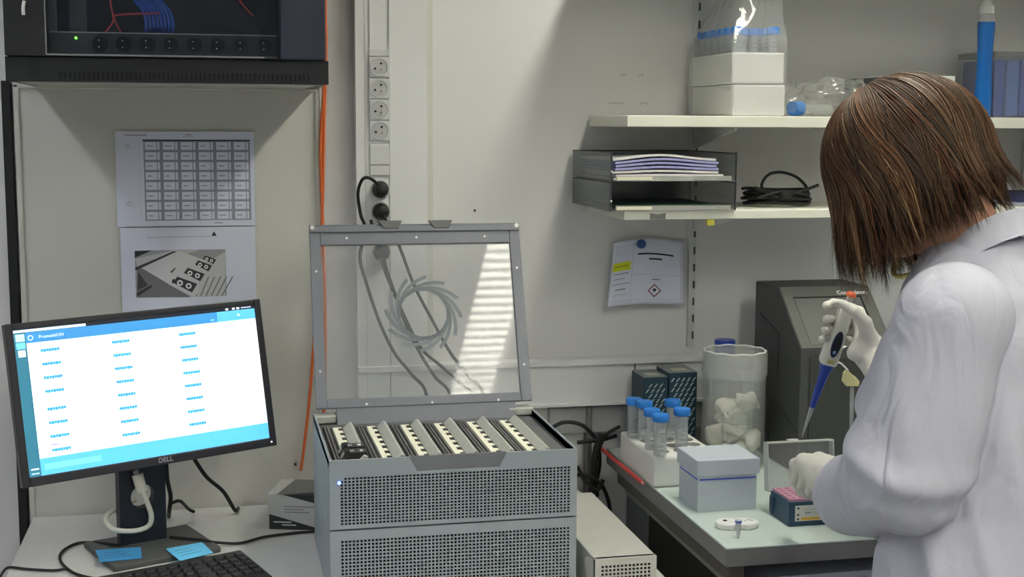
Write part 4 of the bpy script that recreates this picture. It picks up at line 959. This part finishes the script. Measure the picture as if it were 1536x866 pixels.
def sheet_stack(n,z,mts,name,labs,h,x0_0,x1_0,bulge):
    for k in range(n):
        m=MB();nx=16;v=[];ph=.1;zz=z+k*h/n;bl2=bulge*(k/n);x0=x0_0+random.uniform(0,.012);x1=x1_0-random.uniform(0,.022)
        for side in(0,1):
            for i in range(nx+1):
                s=i/nx;x=x0+(x1-x0)*s;zc_=zz+bl2*math.sin(PI*min(1,max(0,s*1.0)))*(.6+.4*math.sin(s*4+ph))+side*h/n*.72
                for y in(-.30-.004*random.random()*0,-.06): v.append((x,y,zc_ if y<-.2 else zz+side*h/n*.72))
        K=(nx+1)*2;f=[(2*i,2*i+2,2*i+3,2*i+1) for i in range(nx)]+[(K+2*i,K+2*i+1,K+2*i+3,K+2*i+2) for i in range(nx)]+[(2*i,K+2*i,K+2*i+2,2*i+2) for i in range(nx)]+[(2*i+1,2*i+3,K+2*i+3,K+2*i+1) for i in range(nx)]+[(0,1,K+1,K),(2*nx,K+2*nx,K+2*nx+1,2*nx+1)]
        m.add(v,f,mts[k]);o=m.build(name[k],smooth=30);tag(o,labs[k],'papers')
pa=mat('stack_white',(214,212,212),.7);pl_=mat('folder_lilac',(150,150,196),.6);ps=mat('sleeve_black',(70,72,76),.3)
zt_=zlo+zh+.0025
sheet_stack(7,zt_,[pa,pa,pa,pl_,pl_,pl_,pa],['paper_stack','paper_stack','paper_stack','lilac_folder','lilac_folder','lilac_folder','paper_sheet'],
  ['bottom white papers in the upper letter tray','second white papers from the bottom of the upper tray','third white papers under the lilac folders','lowest lilac folder in the upper letter tray','middle lilac folder in the upper letter tray','top lilac folder in the upper letter tray','curved white sheet lying on top of the lilac folders'],.046,tx0+.006,tx1-.022,.012)
sheet_stack(2,zlo+.0025,[ps,mat('folder_green',(60,84,76),.4)],['document_sleeve']*2,['black document sleeve in the lower letter tray','green folder on the black sleeve in the lower tray'],.010,tx0+.006,tx1-.02,.002)
# coiled black cables beside the trays
cc=aty(1165,300,-.17)
b=MB();pts=[]
for k in range(170):
    a=k*2*PI/20;lap=k/20;r=.066+.010*math.sin(lap*2.3);pts.append((r*1.02*math.cos(a)+.003*math.sin(lap*5),.06*math.sin(a)+.004*math.cos(lap*3),.0045+.0035*lap+.004*math.sin(a*1.0+lap)**2))
b.tube(pts,.0036,rubber,n=8,sm=0)
o=b.build('coiled_cable',smooth=180);o.location=(cc.x,-.17,ZL);tag(o,'coil of black cable on the lower shelf beside the trays','cable')
b=MB();b.tube([(-.050,-.05,.012),(-.045,-.02,.035),(-.02,0,.056),(.015,.01,.060),(.045,0,.050),(.06,-.02,.030),(.058,-.04,.008)],.0034,rubber,n=8)
b.tube([(-.075,-.055,.03),(-.03,-.06,.012),(.03,-.062,.022),(.075,-.05,.034)],.0036,rubber,n=8).tube([(-.07,-.06,.008),(-.01,-.066,.022),(.05,-.06,.012)],.0036,rubber,n=8)
b.cyl((-.022,-.066,.012),(.004,-.064,.013),.010,.010,rubber,n=14)
o=b.build('coiled_cable',smooth=180);o.location=(cc.x,-.17,ZL+.014);tag(o,'loose black cable with plug lying over the coil','cable')
# blue folder at right edge of lower shelf
a=aty(1500,300,-.2);o=MB().box(a.x,a.x+.2,-.27,-.05,ZL,ZL+.008,mat('folder_grey',(150,156,166),.5)).build('folder_flat',bevel=.001);tag(o,'grey folder flat on the lower shelf at the right edge','folder')
o=MB().prism([(a.x+.01,ZL+.009),(a.x+.19,ZL+.009),(a.x+.19,ZL+.026),(a.x+.04,ZL+.026)],1,-.26,-.06,mat('folder_navy',(52,56,96),.5)).build('folder_stack',bevel=.002);tag(o,'dark navy folder lying on the grey folder at the right edge','folder')
# ================================================================== PIPETTE (held)
pb=Pz(1278,439,2.405);pt=Pz(1203,655,2.50);pd=(pt-pb).normalized()
t=thing('pipette','white and blue pipette with orange button held upright by the gloved hand','pipette',pb)
side=Vector(RT).cross(pd).normalized() # faces the viewer
if side.dot(Vector(FW))>0: side=-side
lat=pd.cross(side).normalized()
Mp=Matrix(((lat.x,side.x,pd.x,pb.x),(lat.y,side.y,pd.y,pb.y),(lat.z,side.z,pd.z,pb.z),(0,0,0,1)))
def pm(): m=MB();m.M=Mp;return m
Ltot=(pt-pb).length
def sq(m,secs,mt,n=24):
    v=[]
    for z,a,b2,off in secs:
        for k in range(n):
            an=2*PI*k/n;c_,s_=math.cos(an),math.sin(an);v.append((off+a*math.copysign(abs(c_)**.6,c_),b2*math.copysign(abs(s_)**.6,s_),z))
    L=len(secs);m.add(v,[(i*n+k,i*n+(k+1)%n,(i+1)*n+(k+1)%n,(i+1)*n+k) for i in range(L-1) for k in range(n)]+[tuple(range(n)),tuple(range((L-1)*n,L*n))],mt)
b=pm();sq(b,[(0,.0062,.0062,0),(.003,.0085,.0085,0),(.007,.0085,.0085,0)],mat('button_orange',(226,104,62),.4));b.build('push_button',t,world=True,smooth=50)
pw=mat('pipette_white',(206,206,200),.35)
b=pm();sq(b,[(.006,.0060,.006,0),(.030,.0060,.006,0)],pw);sq(b,[(.024,.009,.011,0),(.032,.0135,.014,0),(.070,.0135,.015,0),(.100,.0155,.017,0),(.135,.0165,.016,0),(.142,.0150,.014,0)],pw)
b.tube([(0.008,.0,.03),(.02,0,.024),(.028,0,.028)],.004,pw,n=10);b.build('handle',t,world=True,smooth=50)
b=pm();n=32
for rx,rz_,y,mt in((.0088,.026,.0168,mat('window_navy',(28,36,70),.3)),(.0055,.020,.0174,mat('window_dark',(22,26,34),.2))):
    b.add([(rx*math.cos(2*PI*k/n)+.0005,y,.098+rz_*math.sin(2*PI*k/n)) for k in range(n)]+[(rx*math.cos(2*PI*k/n)+.0005,.012,.098+rz_*math.sin(2*PI*k/n)) for k in range(n)],[tuple(range(n))]+[(k,(k+1)%n,n+(k+1)%n,n+k) for k in range(n)],mt)
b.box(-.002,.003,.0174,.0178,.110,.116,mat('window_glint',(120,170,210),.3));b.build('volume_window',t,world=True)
b=pm();b.box(-.006,.006,.0155,.0168,.129,.136,mat('mark_yellow',(190,184,110),.5));b.build('yellow_mark',t,world=True)
b=pm();sq(b,[(.140,.0125,.012,0),(.150,.0115,.011,0),(.160,.0085,.0085,0),(Ltot-.062,.0048,.0048,0)],mat('pipette_blue',(36,64,156),.35));b.build('blue_shaft',t,world=True,smooth=50)
b=pm();sq(b,[(Ltot-.066,.0050,.005,0),(Ltot-.050,.0042,.0042,0),(Ltot,.0008,.0008,0)],film('tip_clear',(200,205,205),.5,.07));b.build('disposable_tip',t,world=True,smooth=50)
# ================================================================== PERSON
fH=np.array([-.73,.68,0]);fH/=np.linalg.norm(fH);rH=np.array([fH[1],-fH[0],0])     # facing, to her right
SL=np.array(Pz(1432,478,1.86));SR=SL+.31*rH;SR[2]=1.34
NB=(SL+SR)/2;NB[2]=1.405;NB=NB-.0*fH
EL=np.array(Pz(1364,704,1.90));WL=np.array(Pz(1275,744,2.13));ER=np.array([1.27,-.93,1.10]);WR=np.array(Pz(1318,545,2.38))
HC=np.array(Pz(1354,250,2.0))
person=thing('person','person with brown bob in white lab coat and gloves, leaning over the bench pipetting','person',(float(NB[0]),float(NB[1]),0))
# head frame
ff=np.array([-.65,.76,0.]);ff/=np.linalg.norm(ff);pt_=math.radians(33)
hf=ff*math.cos(pt_)+np.array([0,0,-math.sin(pt_)]);hu=ff*math.sin(pt_)+np.array([0,0,math.cos(pt_)]);hl=np.cross(hu,hf);HB=np.array([hl,hf,hu])
def hw(l,f,u): return HC+l*hl+f*hf+u*hu
skin=mat('skin',(176,130,106),.5,noise_amt=.03,nscale=40,bump=.05,bscale=300)
def head_fn(X,Y,Z):
    d=ell(X,Y,Z,hw(0,-.008,.018),HB,(.074,.094,.090))
    d=smin(d,ell(X,Y,Z,hw(0,.030,-.040),HB,(.056,.058,.080)),.03)
    e,_=cone(X,Y,Z,hw(0,.062,-.098),hw(0,.055,-.085),.020,.024);d=smin(d,e,.02)
    for s in(-1,1):
        e,_=cone(X,Y,Z,hw(s*.050,-.005,-.055),hw(s*.020,.055,-.095),.018,.016);d=smin(d,e,.02)
        d=-smin(-d,np.sqrt(sum((q)**2 for q in (X-hw(s*.031,.096,.002)[0],Y-hw(s*.031,.096,.002)[1],Z-hw(s*.031,.096,.002)[2])))-.014,.012)
        e=ell(X,Y,Z,hw(s*.076,-.006,-.012),HB,(.007,.018,.030));d=smin(d,e,.006)
        e,_=cone(X,Y,Z,hw(s*.016,.092,.018),hw(s*.046,.078,.020),.006,.005);d=smin(d,e,.010)
        e,_=cone(X,Y,Z,hw(s*.008,.094,-.036),hw(s*.012,.092,-.036),.007,.006);d=smin(d,e,.006)
    e,_=cone(X,Y,Z,hw(0,.088,.008),hw(0,.108,-.033),.007,.010);d=smin(d,e,.010)
    for dz in(-.058,-.067): 
        e,_=cone(X,Y,Z,hw(-.019,.078,dz),hw(0,.088,dz),.003,.0055);e2,_=cone(X,Y,Z,hw(.019,.078,dz),hw(0,.088,dz),.003,.0055);d=smin(d,np.minimum(e,e2),.004)
    e,_=cone(X,Y,Z,hw(0,-.030,-.055),NB+np.array([0,0,-.03])-.01*fH,.052,.060);d=smin(d,e,.025)
    return d
bh=nets(head_fn,HC-.19,HC+.17,.0035)
HIP=NB*1.0;HIP[2]=.93;HIP=HIP-.03*fH
def body_fn(X,Y,Z):
    d,_=cone(X,Y,Z,NB+np.array([0,0,-.06]),NB+np.array([0,0,-.02]),.055,.052)
    P=[NB+np.array([0,0,-.10])-.01*fH,NB*[1,1,0]+np.array([0,0,1.12])-.01*fH,HIP]
    for off in(-.055,.055):
        for a,b,r0,r1 in((P[0],P[1],.085,.075),(P[1],P[2],.075,.095)):
            e,_=cone(X,Y,Z,a+off*rH,b+off*rH,r0,r1);d=smin(d,e,.05)
    for Sh,E_,W_ in((SL,EL,WL),(SR,ER,WR)):
        e,_=cone(X,Y,Z,NB+np.array([0,0,-.07]),Sh,.06,.052);d=smin(d,e,.04)
        e,_=cone(X,Y,Z,Sh,E_,.046,.036);d=smin(d,e,.03);e,_=cone(X,Y,Z,E_,W_,.036,.025);d=smin(d,e,.02)
    for s in(-1,1):
        H_=HIP+s*.085*rH;K=H_*[1,1,0]+np.array([0,0,.50])+.02*fH;A=H_*[1,1,0]+np.array([0,0,.09])-.01*fH
        e,_=cone(X,Y,Z,H_,K,.080,.052);d=smin(d,e,.03);e,_=cone(X,Y,Z,K,A,.052,.036);d=smin(d,e,.02)
        e,_=cone(X,Y,Z,A+[0,0,-.04],A+np.array([0,0,-.055])+.14*fH,.034,.026);d=smin(d,e,.02)
    return d
bb2=nets(body_fn,np.array([.70,-1.55,0.0]),np.array([1.60,-.62,1.44]),.009)
body=mesh_np('body',[(bh[0],bh[1],0),(bb2[0],bb2[1],0)],[skin],person)
b=MB()
for s in(-1,1):
    c=hw(s*.031,.082,.002);b.ball(c,.0125,mat('eye_white',(225,220,215),.2),n=10);b.ball(c+hf*.0075-hu*.003,.0065,mat('iris_brown',(60,40,30),.2),n=8)
b.build('eyes',person,world=True,smooth=180)
b=MB()
for dz in(-.058,-.067):
    b.tube([Vector(hw(-.020,.079,dz)),Vector(hw(-.008,.0905,dz+.001)),Vector(hw(.008,.0905,dz+.001)),Vector(hw(.020,.079,dz))],.0036,mat('lips',(176,110,104),.4),n=8)
b.build('lips',person,world=True,smooth=180)
# trousers, shoes (inside / under the coat)
def trou(X,Y,Z):
    d=None
    for s in(-1,1):
        H_=HIP+s*.085*rH;K=H_*[1,1,0]+np.array([0,0,.50])+.02*fH;A=H_*[1,1,0]+np.array([0,0,.10])-.01*fH
        e,_=cone(X,Y,Z,H_,K,.098,.075);e2,_=cone(X,Y,Z,K,A,.075,.068);e=smin(e,e2,.03);d=e if d is None else smin(d,e,.01)
    return np.maximum(d,.07-Z)
v_,f_=nets(trou,np.array([.80,-1.50,.04]),np.array([1.50,-.85,1.05]),.012);mesh_np('trousers',[(v_,f_,0)],[mat('denim',(48,56,78),.8,noise_amt=.08,nscale=60)],person)
for s in(-1,1):
    A=HIP*[1,1,0]+s*.085*rH
    def shoe(X,Y,Z):
        e,_=cone(X,Y,Z,A+np.array([0,0,.045])-.04*fH,A+np.array([0,0,.035])+.15*fH,.046,.038);return np.maximum(e,-Z+.001)
    c=A+.05*fH;v_,f_=nets(shoe,np.array([c[0]-.2,c[1]-.2,-.01]),np.array([c[0]+.2,c[1]+.2,.12]),.006);mesh_np('shoe',[(v_,f_,0)],[mat('shoe_dark',(40,40,44),.5)],person)
# ---- lab coat
zk=[.45,.70,.90,1.05,1.20,1.30,1.36,1.40,1.44,1.47];ak=[.235,.225,.205,.185,.185,.180,.165,.115,.068,.060];bk=[.20,.185,.165,.145,.140,.130,.112,.088,.064,.056]
fo=[-.03,-.03,-.03,-.02,-.012,-.008,-.004,0,.008,.016]
def wob(X,Y,Z,s,p): return np.sin(s*X+1.3*np.sin(s*.6*Y+p)+p)*np.sin(s*.9*Z+1.1*np.sin(s*.7*X+2*p))+.5*np.sin(s*1.7*Y+s*.8*Z+3*p)
def coat_fn(X,Y,Z):
    a=np.interp(Z,zk,ak);b=np.interp(Z,zk,bk);o=np.interp(Z,zk,fo)
    dx,dy=X-NB[0],Y-NB[1];u=dx*rH[0]+dy*rH[1];v=dx*fH[0]+dy*fH[1]-o;an=np.arctan2(v,u)
    fd=np.clip((1.30-Z)/.5,0,1)
    fold=.012*fd*(.5-np.abs(np.sin(4.0*an+1.2*np.sin(5*Z+1)+1)))+.008*fd*(.5-np.abs(np.sin(7*an+2*Z+1.5*np.sin(6*Z))))
    k=np.sqrt((u/a)**2+(v/b)**2);d=(k-1)*np.minimum(a,b)*.92-fold
    d=np.maximum(d,.45-Z);d=np.maximum(d,Z-1.435)
    for i,(Sh,E_,W_) in enumerate(((SL,EL,WL),(SR,ER,WR))):
        S1=Sh+(NB-Sh)*.28;S1[2]=Sh[2]-.006
        e0,_=cone(X,Y,Z,S1,Sh,.056,.070)
        m_=(Sh*.35+E_*.65);e1,h1=cone(X,Y,Z,Sh,E_,.078,.096)
        dirw=(W_-E_)/np.linalg.norm(W_-E_);Wc=W_-dirw*(.0 if i==0 else .085)
        e2,h2=cone(X,Y,Z,E_,Wc,.078,.058)
        # fabric folds running across the sleeve
        ax=(E_-Sh)/np.linalg.norm(E_-Sh);t1=(X-Sh[0])*ax[0]+(Y-Sh[1])*ax[1]+(Z-Sh[2])*ax[2]
        f1=.0075*(.5-np.abs(np.sin(15*t1+20*(X-Y)*.8+1.5*np.sin(14*Z+9*X))))*np.clip((t1-.02)/.12,0,1)
        f1=f1+.007*np.exp(-((t1-.235)/.04)**2)*np.sin(70*t1+18*(X+Y))
        t2=(X-E_[0])*dirw[0]+(Y-E_[1])*dirw[1]+(Z-E_[2])*dirw[2]
        f2=.009*(.5-np.abs(np.sin(26*t2+14*Z+1.6*np.sin(22*X))))
        sag,_=cone(X,Y,Z,E_+np.array([0,0,-.020])+dirw*.02,Wc+np.array([0,0,-.022])-dirw*.03,.066,.052)
        arm=smin(smin(e0,e1-f1,.03),smin(e2,sag,.02)-f2,.028)
        # cut flat at the cuff and hollow it
        cut=((X-Wc[0])*dirw[0]+(Y-Wc[1])*dirw[1]+(Z-Wc[2])*dirw[2])
        arm=np.maximum(arm,cut-.012-.006*np.sin(40*Z+30*X))
        hol,_=cone(X,Y,Z,Wc-dirw*.03,Wc+dirw*.06,.046,.054);arm=np.maximum(arm,-hol)
        if i==0:
            lap,_=cone(X,Y,Z,np.array(Pz(1392,462,1.97)),np.array(Pz(1343,610,2.0)),.048,.056);lap2,_=cone(X,Y,Z,np.array(Pz(1343,610,2.0)),np.array(Pz(1375,740,2.02)),.056,.06);arm=smin(arm,smin(lap,lap2,.02)-f1*.8,.02)
        gr=.007*np.exp(-((arm-d)/.007)**2);d=smin(d,arm,.008)+gr
    return d-.0018*wob(X,Y,Z,16,.7)
cv,cf=nets(coat_fn,np.array([.72,-1.62,.44]),np.array([1.62,-.66,1.46]),.0055)
coatm=mat('coat_cotton',(188,188,201),.85,bump=.12,bscale=500,noise_amt=.01,nscale=5)
nt=coatm.node_tree;tc=nt.nodes.new('ShaderNodeTexCoord');nz=nt.nodes.new('ShaderNodeTexNoise');nz.inputs['Scale'].default_value=11;nz.inputs['Detail'].default_value=2.5;nz.inputs['Distortion'].default_value=1.6
mp_=nt.nodes.new('ShaderNodeMapping');mp_.inputs['Scale'].default_value=(1.3,1.3,.55);nt.links.new(tc.outputs['Object'],mp_.inputs[0]);nt.links.new(mp_.outputs[0],nz.inputs['Vector'])
bq=nt.nodes.new('ShaderNodeBump');bq.inputs['Strength'].default_value=.38;bq.inputs['Distance'].default_value=.025;nt.links.new(nz.outputs['Fac'],bq.inputs['Height'])
ob=[n for n in nt.nodes if n.type=='BUMP' and n!=bq][0];nt.links.new(bq.outputs[0],ob.inputs['Normal'])
coat=mesh_np('lab_coat',[(cv,cf,0)],[coatm],person)
sm=coat.modifiers.new('smooth','SMOOTH');sm.factor=.5;sm.iterations=2
# collar: folded band around the back of the neck
def ring(a,r,rz,lift,tilt):
    c=NB+np.array([0,0,lift])+.012*fH
    p=c+rH*math.cos(a)*r-fH*math.sin(a)*rz
    p[2]+=-tilt*(p-c)@fH
    return p
b=MB();N_=48;A0,A1=-.75,PI+.75
secs=[(.064,.060,.0),(.060,.056,.030),(.062,.058,.044),(.070,.067,.046),(.080,.078,.030),(.090,.088,.004),(.092,.091,.000),(.086,.083,.004),(.074,.071,.028),(.069,.065,.034),(.068,.064,.0)]
v=[]
for i in range(N_+1):
    a=A0+(A1-A0)*i/N_;ef=max(0,-math.sin(a))*.8
    for r,rz_,l in secs: v.append(Vector(ring(a,r*(1+.12*ef),rz_*(1+.25*ef),l-.004+.004*math.sin(a*3)-.02*ef,.55)))
m_=len(secs);b.add(v,[(i*m_+j,i*m_+(j+1)%m_,(i+1)*m_+(j+1)%m_,(i+1)*m_+j) for i in range(N_) for j in range(m_)]+[tuple(range(m_)),tuple(range(N_*m_,(N_+1)*m_))],coatm)
b.build('collar',person,world=True,smooth=60)
b=MB();b.tube([Pz(1392,384,1.99),Pz(1384,398,2.0),Pz(1372,409,2.01),Pz(1358,414,2.03),Pz(1345,414,2.06),Pz(1340,404,2.09),Pz(1352,385,2.12)],.0042,mat('chain_gold',(206,196,110),.35,metal=.4),n=8);b.build('necklace',person,world=True,smooth=180)
# ---- gloves
def rhand(X,Y,Z):
    p=lambda u,v,z:np.array(Pz(u,v,z))
    K=[p(1288,470,2.438),p(1296,484,2.44),p(1299,499,2.438),p(1299,513,2.43)]
    d,_=cone(X,Y,Z,WR-(WR-K[1])*-.18,p(1306,528,2.405),.030,.031)
    for k in K:
        e,_=cone(X,Y,Z,p(1304,530,2.405),k,.024,.0125);d=smin(d,e,.010)
    e,_=cone(X,Y,Z,p(1282,530,2.385),p(1300,512,2.39),.014,.020);d=smin(d,e,.016)
    fs=[([K[0],p(1270,459,2.446),p(1250,455,2.430),p(1239,459,2.402)],[.0115,.0095,.0085,.0075]),
        ([K[1],p(1274,480,2.458),p(1250,477,2.440),p(1241,479,2.405)],[.0115,.0100,.0092,.0085]),
        ([K[2],p(1274,497,2.455),p(1246,493,2.435),p(1238,495,2.408)],[.011,.0095,.0085,.0078]),
        ([K[3],p(1270,512,2.445),p(1242,507,2.428),p(1233,509,2.412)],[.010,.0085,.0075,.0068]),
        ([p(1306,516,2.385),p(1297,484,2.372),p(1281,467,2.370),p(1263,456,2.378)],[.017,.0125,.0105,.0082])]
    for P_,R in fs:
        e=chain(X,Y,Z,P_,R,.003);d=smin(d,e,.003)
    return d-.0006*wob(X,Y,Z,160,.3)
c=np.array(Pz(1280,505,2.42));v_,f_=nets(rhand,c-[.085,.085,.09],c+[.095,.085,.085],.0022)
# forearm glove cuff
def rcuff(X,Y,Z):
    e,_=cone(X,Y,Z,WR+(ER-WR)*.18,WR+(np.array(Pz(1306,528,2.405))-WR)*.6,.032,.030);return e-.0008*wob(X,Y,Z,90,.5)
v2,f2=nets(rcuff,WR-.09,WR+.09,.004)
g_=mesh_np('right_glove',[(v_,f_,0),(v2,f2,0)],[glove],person);g_['label']='white latex glove gripping the pipette'
def lhand(X,Y,Z):
    p=lambda u,v,z:np.array(Pz(u,v,z))
    W_=WL+(WL-EL)*-.05
    d,_=cone(X,Y,Z,WL+(EL-WL)*.15,p(1250,722,2.20),.031,.031)
    K=[p(1206,693,2.33),p(1213,697,2.30),p(1221,705,2.27),p(1226,716,2.25)]
    for k in K:
        e,_=cone(X,Y,Z,p(1242,716,2.20),k,.030,.0150);d=smin(d,e,.012)
    fs=[([K[0],p(1193,697,2.37),p(1191,715,2.40),p(1195,730,2.405)],[.0135,.0105,.0095,.0082]),
        ([K[1],p(1200,702,2.345),p(1194,722,2.375),p(1201,738,2.385)],[.0135,.0110,.0100,.0085]),
        ([K[2],p(1209,712,2.32),p(1204,730,2.35),p(1210,742,2.365)],[.0130,.0105,.0095,.0082]),
        ([K[3],p(1219,723,2.30),p(1215,738,2.325),p(1219,746,2.345)],[.012,.0095,.0085,.0072]),
        ([p(1240,698,2.22),p(1228,690,2.27),p(1216,694,2.32),p(1207,704,2.355)],[.018,.0135,.011,.009])]
    for P_,R in fs:
        e=chain(X,Y,Z,P_,R,.003);d=smin(d,e,.004)
    return d-.0007*wob(X,Y,Z,140,.9)
c=np.array(Pz(1225,715,2.27));v_,f_=nets(lhand,c-[.12,.20,.10],c+[.12,.17,.10],.0026)
g_=mesh_np('left_glove',[(v_,f_,0)],[glove],person);g_['label']='white latex glove reaching into the tube rack'
b=MB();dw=Vector(WL-EL).normalized();Wv=Vector(WL);b.tube([Wv-dw*.035,Wv-dw*.01,Wv+dw*.015,Wv+dw*.035],lambda s:.040+.006*math.sin(s*9),glove,n=24);b.build('glove_cuff',person,world=True,smooth=180)
# ---- hair
hr=(.112,.128,.130);HO=(0,-.012,.004)
def shellp(phi,th,s,extra=0):
    l=math.sin(th)*math.sin(phi);f=math.sin(th)*math.cos(phi);u=math.cos(th)
    return np.array([HO[0]+l*(hr[0]+extra)*s,HO[1]+f*(hr[1]+extra)*s,HO[2]+u*(hr[2]+extra)*s])
gl=HB@np.array([0,0,-1.])
def cap_fn(X,Y,Z):
    c=hw(*HO);d=ell(X,Y,Z,c,HB,(hr[0]*.90,hr[1]*.90,hr[2]*.92))
    px,py,pz=X-HC[0],Y-HC[1],Z-HC[2]
    l=px*hl[0]+py*hl[1]+pz*hl[2];f=px*hf[0]+py*hf[1]+pz*hf[2];u=px*hu[0]+py*hu[1]+pz*hu[2]
    e,_=cone(X,Y,Z,hw(0,-.03,-.02),hw(0,-.028,-.06),.085,.070);d=smin(d,e,.03)
    for s in(-1,1):
        e,_=cone(X,Y,Z,hw(s*.07,.035,0),hw(s*.060,.045,-.075),.030,.022);d=smin(d,e,.02)
    face=np.maximum(np.abs(l)-(.058),np.maximum(.045-f,u-.045));d=np.maximum(d,-face)
    return np.maximum(d,-.095-u)
v_,f_=nets(cap_fn,HC-.2,HC+.2,.005)
hm=bpy.data.materials.new('hair_brown');hm.use_nodes=True;nt=hm.node_tree;bs=nt.nodes['Principled BSDF'];bs.inputs['Roughness'].default_value=.42;bs.inputs['Specular IOR Level'].default_value=.25
at_=nt.nodes.new('ShaderNodeAttribute');at_.attribute_name='tone';nt.links.new(at_.outputs['Color'],bs.inputs['Base Color'])
hair=mesh_np('hair_mass',[(v_,f_,0)],[mat('hair_dark',(58,42,32),.6,noise_amt=.2,nscale=60)],person)
hair['label']='dense brown bob under the loose strands'
V=[];Fc=[];Cc=[];k0=0
tones=[lin(c) for c in((70,56,42),(82,64,47),(94,70,51),(60,50,40),(118,98,72),(92,62,46),(148,132,104),(50,43,36))]
wts=[24,22,18,14,7,9,2.5,6];NP=18;nA=11
for li in range(520):
    lphi=random.uniform(-PI,PI)
    if abs(lphi)<.36: lphi=math.copysign(random.uniform(.36,.9),lphi)
    lay=random.random();lth=random.uniform(.03,.22) if random.random()<.7 else random.uniform(.2,1.25)
    ub0=float(np.interp(abs(lphi),[0,.5,.9,1.6,2.3,PI],[-.092,-.098,-.130,-.150,-.140,-.104]))+random.uniform(-.012,.026)+(random.uniform(0,.035) if lay<.45 else 0)
    if abs(lphi)<.95 and random.random()<.18: ub0-=random.uniform(.01,.035)
    tone0=random.choices(tones,wts)[0];ltw=random.uniform(-.30,.30);sw=-.22*math.cos(lphi)
    wid=random.uniform(.06,.15);flip=(.7 if (abs(lphi)>2.2 and random.random()<.35) else 0)
    s1=.885+.125*lay+.02*noise.noise(Vector((lphi*6,3,0)));wv=random.uniform(0,6.3)
    ns=random.randint(17,30)
    for si in range(ns):
        o1=random.gauss(0,1);o2=random.gauss(0,1);stray=random.random()<.06
        th=lth+random.uniform(-.02,.06);ub=ub0+random.uniform(-.006,.020)+abs(o1)*.006
        thm=float(np.interp(abs(lphi),[0,.6,1.2,2,PI],[1.25,1.35,1.55,1.75,1.9]))
        L=[]
        for i in range(nA):
            t_=th+(thm-th)*i/(nA-1);q=t_/thm
            L.append(shellp(lphi+o1*wid*(1-.55*q)+ltw*q*q+sw*(1-q),t_,(s1+.007*o2)*(.985+.015*q)))
        L[-1]=L[-1];dirv=L[-1]-L[-2];dirv/=np.linalg.norm(dirv)
        wgt=np.interp(abs(lphi),[0,.8,1.8,PI],[.90,.65,.35,.25])
        tgt=gl*wgt+np.array([0,0,-1])*(1-wgt);tgt/=np.linalg.norm(tgt)
        rem=max(.0,L[-1][2]-ub);nB=NP-nA;step=rem/max(.35,-tgt[2])/nB
        inward=np.array([-L[-1][0],-L[-1][1]*.6,0]);inward/=np.linalg.norm(inward)+1e-6
        cross=np.array([math.cos(lphi),-math.sin(lphi),0])*(-o1*.12)+inward*(o2*.05)
        if stray: cross=cross+np.array([random.uniform(-.4,.4),random.uniform(-.4,.4),0])
        for i in range(nB):
            q=(i+1)/nB;dv=dirv*(1-min(1,q*1.6))+tgt*min(1,q*1.6)+inward*(.34*(abs(lphi)/PI)*q-flip*q)+cross*q;dv=dv/np.linalg.norm(dv);L.append(L[-1]+dv*step)
        P=np.array([hw(*p) for p in L]);rad0=random.uniform(.0005,.0010)
        br=random.uniform(.62,.98);tone=tuple(c*br*g_ for g_,c in zip((1.22,1.0,.84),tone0 if random.random()<.8 else random.choices(tones,wts)[0]))
        T=np.gradient(P,axis=0);T/=np.linalg.norm(T,axis=1)[:,None]+1e-9
        nrm_=P-hw(*HO);nrm_/=np.linalg.norm(nrm_,axis=1)[:,None];sd=np.cross(T,nrm_);sd/=np.linalg.norm(sd,axis=1)[:,None]+1e-9
        q=np.linspace(0,1,NP);rr=rad0*np.where(q>.7,1-(q-.7)*3.1,1)*np.where(q<.1,.6,1)
        tri=np.stack([P+sd*rr[:,None]*1.4,P-sd*rr[:,None]*1.4,P+nrm_*rr[:,None]],1).reshape(-1,3)
        V.append(tri);i=np.arange(NP-1)[:,None]*3
        for a_,b2 in((0,1),(1,2),(2,0)): Fc.append(np.concatenate([i+a_,i+b2,i+3+b2,i+3+a_],1)+k0)
        Cc.append(np.tile(np.array(tone+(1,)),(NP*3,1)));k0+=NP*3
V=np.concatenate(V);Fc=np.concatenate(Fc);Cc=np.concatenate(Cc)
ho=mesh_np('hair_strands',[(V,Fc,0)],[hm],person);ho['kind']='stuff'
ca=ho.data.color_attributes.new('tone','FLOAT_COLOR','POINT');ca.data.foreach_set('color',Cc.astype(np.float32).ravel())
